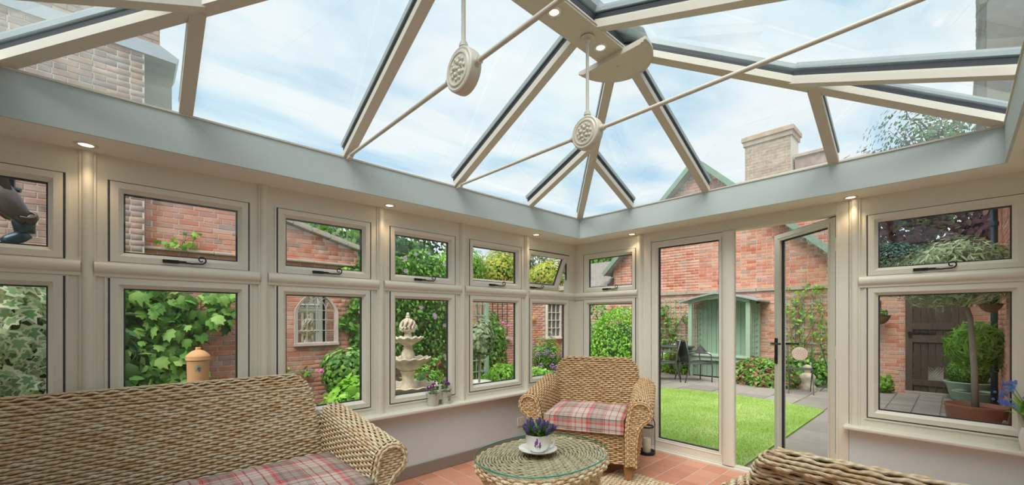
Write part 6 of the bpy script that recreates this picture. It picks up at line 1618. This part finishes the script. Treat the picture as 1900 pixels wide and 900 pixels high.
for k in range(4): a = PI/4+PI/2*k; G().tube([(math.cos(a)*.36, math.sin(a)*.36, 0), (math.cos(a)*.28, math.sin(a)*.28, .70)], .014, 8).build('leg', M['metal_grey'], tt)
trellis('trellis', 'green trellis panel left of the arbour with a white-flowered climber', (XR-.03, 5.62, .38), (0, -1, 0), .70, 1.46, 6, 10)
climber('trellis_climber', 'climbing plant on the trellis left of the arbour', 'climber', (XR-.07, 5.3, 0), (0, -1, 0), [(-.1, 1.1, .32, .5, 3), (.1, .55, .4, .4, 3), (-.25, 1.5, .15, .2, 1), (.45, 1.3, .08, .2, .5)], 420, .08, 'oval', M['leaf'], 81, 110, .18, (M['whitep'], 5, .09, 'rose'))
bush('ground_plants', 'low green planting under the left trellis', 'plant', (10.4, 4.95, .08), (.35, .6, .36), 1500, .075, 'oval', M['leaf_bright'], 82, 60)
bush('leadwort_mound', 'spreading mound of green leaves speckled with red beside the arbour', 'bush', (9.95, 2.72, .0), (.55, .62, .46), 3600, .085, 'oval', M['leaf_red'], 83, 220, lumps=.15)
bush('dark_pot_plant', 'small reddish plant at the foot of the arbour', 'plant', (9.95, 3.25, .05), (.18, .14, .22), 260, .09, 'oval', M['leaf_beech'], 84, 20)
trellis('trellis', 'green trellis panel behind the open door leaf with a yellow-green climber', (XR-.03, 2.62, .22), (0, -1, 0), .98, 1.62, 7, 10)
climber('golden_climber', 'yellow-green climber spreading over the trellis behind the open door', 'climber', (XR-.07, 2.2, 0), (0, -1, 0), [(-.2, 1.5, .22, .25, 2), (.25, 1.2, .25, .5, 3), (-.25, .9, .20, .5, 2), (0, 1.95, .35, .12, 1.2), (.3, .5, .3, .3, 2), (-.1, .2, .45, .25, 3)], 420, .075, 'oval', M['leaf_bright'], 85, 200, .12)
bush('border_shrub', 'leafy border under the trellis behind the open door', 'bush', (10.55, 2.15, .10), (.30, .55, .42), 1700, .08, 'oval', M['leaf'], 86, 100)
# bistro set and statue
def folding_chair(loc, rz, label, mosaic):
    t = thing('bistro_chair', label, 'chair', loc, rz)
    for k in (-1, 1):
        x = .19*k; G().tube([(x, -.22, 0), (x, .10, .45), (x, .22, .92)], .010, 6).build('rear_leg', M['metal_grey'], t); G().tube([(x*.9, .24, 0), (x*.9, -.16, .45)], .010, 6).build('front_leg', M['metal_grey'], t)
    for k in range(5): G().box(-.19, -.18+k*.07, .445, .19, -.13+k*.07, .457).build('slat', M['metal_grey'], t)
    g = G(); g.tube([(-.19, .215, .90), (0, .23, .94), (.19, .215, .90)], .010, 6); g.build('back_rail', M['metal_grey'], t)
    if mosaic:
        g = G(); g.lathe([(0, -.012), (.125, -.012), (.13, 0), (.125, .012), (0, .012)], 24, (0, 0, 0), cap=False); g.v = [(x, .19+z, .72+y) for x, y, z in g.v]; g.build('mosaic_disc', M['pinkwash'], t)
        g = G(); rr = random.Random(4)
        for k in range(40): a = k*2.4; r = .115*math.sqrt((k+.5)/40); g.box(math.cos(a)*r-.006, .172, .72+math.sin(a)*r-.006, math.cos(a)*r+.006, .178, .72+math.sin(a)*r+.006)
        g.build('mosaic_pieces', M['terracotta'], t, kind='stuff')
    return t
folding_chair((9.35, 2.02, GZ), math.radians(-75), 'bistro chair with a round mosaic back seen through the open door', True)
folding_chair((9.75, 1.50, GZ), math.radians(35), 'dark folding bistro chair behind the open door near its hinge', False)
sta = thing('garden_statue', 'small pale stone bust between the two bistro chairs', 'statue', (9.9, 2.02, GZ))
g = G(); g.lathe([(0, 0), (.13, 0), (.13, .05), (.10, .09), (.09, .14), (.11, .19), (.125, .25), (.09, .30), (.042, .33), (.045, .35), (.065, .39), (.068, .43), (.05, .47), (0, .49)], 24, cap=False, sy=1.15); g.ball((-.066, 0, .41), .013, 6, 4); g.build('bust', M['cast'], sta, auto=60)
# ---- the yard: pots, olive tree, baskets
bp = thing('brown_trough', 'wide oval brown clay pot holding the olive tree', 'pot', (8.22, -.17, GZ)); bp.scale = (.92, .70, 1.0)
g = G(); g.lathe([(0, 0), (.36, 0), (.375, .02), (.41, .22), (.425, .235), (.425, .26), (.40, .262), (.385, .24), (.36, .20), (0, .20)], 44, cap=False, sx=.72, sy=1.0); g.build('bowl', M['terra_brown'], bp, auto=40)
g = G(); g.lathe([(0, .215), (.37, .21)], 24, cap=False, sx=.72); g.build('soil', M['soil'], bp)
M['emblem'] = simple('pale_emblem', (.70, .68, .62), .6, var=.05)
ea = math.radians(238); ex, ey = .72*.395*math.cos(ea), .395*math.sin(ea)
g = G(); nE_ = Vector((math.cos(ea)/.72, math.sin(ea), 0)).normalized(); tE = nE_.cross(Vector((0, 0, 1)))
pE = Vector((ex, ey, .09))+nE_*.012; pts = [pE+tE*.045*math.cos(q)+Vector((0, 0, .034*math.sin(q))) for q in np.linspace(0, 2*PI, 20, endpoint=False)]; g.add(pts, [tuple(range(20))])
g.cur = 1
for s_ in (-.016, .016): g.add([pE+nE_*.002+tE*(s_+.009*math.cos(q))+Vector((0, 0, .014*math.sin(q))) for q in np.linspace(0, 2*PI, 10, endpoint=False)], [tuple(range(10))])
g.build('stamped_emblem', [M['emblem'], M['terra_brown']], bp, recalc=False)
ol, _ = tree('olive_tree', 'lollipop olive tree with a bare grey trunk in the brown pot', (8.22, .02, 1.92), (.66, .74, .50), 0, 5200, .105, 'lance', M['leaf_olive'], 91, branches=8, thick=.040, n_ind=290, inner=.35, core=False, cat='tree', lumps=.22, lean=(0, .19))
def green_pot(loc, r, h, label):
    t = thing('green_pot', label, 'pot', loc, 0); g = G(); g.lathe([(0, 0), (r*.62, 0), (r*.70, .02), (r*.92, h*.82), (r*1.02, h*.9), (r*1.04, h*.97), (r, h), (r*.93, h*.97), (r*.86, h*.85), (0, h*.85)], 36, cap=False); g.build('bowl', M['celadon'], t, auto=45)
    g = G(); g.lathe([(0, h*.88), (r*.86, h*.87)], 20, cap=False); g.build('soil', M['soil'], t); return t
green_pot((10.05, -.20, GZ), .25, .22, 'wide pale green bowl pot in front, behind the olive trunk')
green_pot((10.5, -.13, GZ), .29, .33, 'pale green pot holding the clipped box ball')
P0 = Vector((10.5, -.13, GZ)); tp = thing('box_ball', 'clipped round box ball in the pale green pot by the gate', 'shrub', P0+Vector((0, 0, .33)))
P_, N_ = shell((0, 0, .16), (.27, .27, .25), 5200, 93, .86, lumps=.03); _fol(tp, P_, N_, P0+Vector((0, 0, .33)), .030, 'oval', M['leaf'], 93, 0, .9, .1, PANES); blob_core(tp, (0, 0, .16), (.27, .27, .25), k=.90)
by, _ = tree('bay_tree', 'bright green bay standard behind the olive trunk', (9.35, -.20, .98), (.36, .36, .36), 0, 2800, .13, 'lance', M['leaf_bright'], 94, branches=6, thick=.03, n_ind=230, inner=.3, cat='tree', core=True)
def basket(loc, label, sd_):
    t = thing('hanging_basket', label, 'basket', loc, 0, 'coir hanging baskets on the yard wall')
    g = G(); g.lathe([(.01, -.17), (.07, -.155), (.13, -.10), (.165, -.03), (.17, 0), (.155, 0), (.13, -.06), (0, -.09)], 22, cap=False); g.build('coir_liner', M['coir'], t, auto=60)
    g = G(); g.tube([(.172*math.cos(a), .172*math.sin(a), 0) for a in np.linspace(0, 2*PI, 24, endpoint=False)], .006, 5, closed=True); g.tube([(.17, 0, 0), (.22, 0, .02), (.24, 0, .3)], .007, 5); g.build('wire_rim', M['iron'], t)
    P_, N_ = shell((0, 0, .05), (.14, .14, .10), 160, sd_, .4); _fol(t, P_, N_, Vector(loc), .06, 'oval', M['leaf'], sd_, 20, .6, .5, PANES); return t
basket((10.62, 1.02, 1.36), 'coir basket on the wall left of the gate', 95)
_b = basket((8.6, -.315, 1.50), 'coir basket by the drainpipe right of the gate', 96); _b.scale = (.68, .68, .68)
bush('foot_plant', 'small fresh green plant at the wall foot left of the gate', 'plant', (10.5, .98, .03), (.16, .17, .19), 240, .085, 'vine', M['leaf_bright'], 97, 60)
# ---- beyond the yard
bush('yew_hedge', 'dark blue-green clipped yew behind the yard wall', 'hedge', (12.6, 1.05, 1.65), (.9, 1.5, 1.45), 9000, .07, 'fine', M['leaf_yew'], 101, inner=.85, lumps=.05)
tree('copper_beech', 'purple-leaved copper beech filling the sky beyond the yard wall', (16.5, .5, 3.9), (2.4, 3.0, 2.2), 0, 9000, .16, 'oval', M['leaf_beech'], 102, branches=12, thick=.2, inner=.3)
tree('beech_sapling', 'open-branched tree seen through the roof at the upper right', (13.2, .35, 4.9), (1.3, 1.15, 1.5), 0, 2600, .095, 'oval', M['leaf_dark'], 103, branches=18, thick=.07, inner=.15, lean=(0, -1.4), tm=M['stem'])
brick_wall('chimney', 'large brick chimney stack seen through the roof', 'chimney', (14.0, 10.0, 0), (0, -1, 0), [(5.53, 3.0), (6.75, 3.0), (6.75, 6.95), (5.53, 6.95)], M['brick_stack'], M['mortar'], nmax=120, thick=.8, course=.09, rects=[(1380, 240, 1480, 350)])
g = G(); g.box(13.96, 3.21, 6.62, 14.85, 4.51, 6.76); g.box(13.92, 3.17, 6.76, 14.88, 4.55, 6.88); o = g.build('chimney_cornice', M['brick_stack']); tag(o, 'stepped brick cornice round the large chimney', 'cornice')
g = G(); g.box(14.2, 2.4, 3.0, 15.0, 3.2, 5.98); g.box(14.15, 2.35, 5.98, 15.05, 3.2, 6.06); o = g.build('lower_stack', M['brick_stack']); tag(o, 'lower flat-topped stack beside the large chimney', 'chimney')
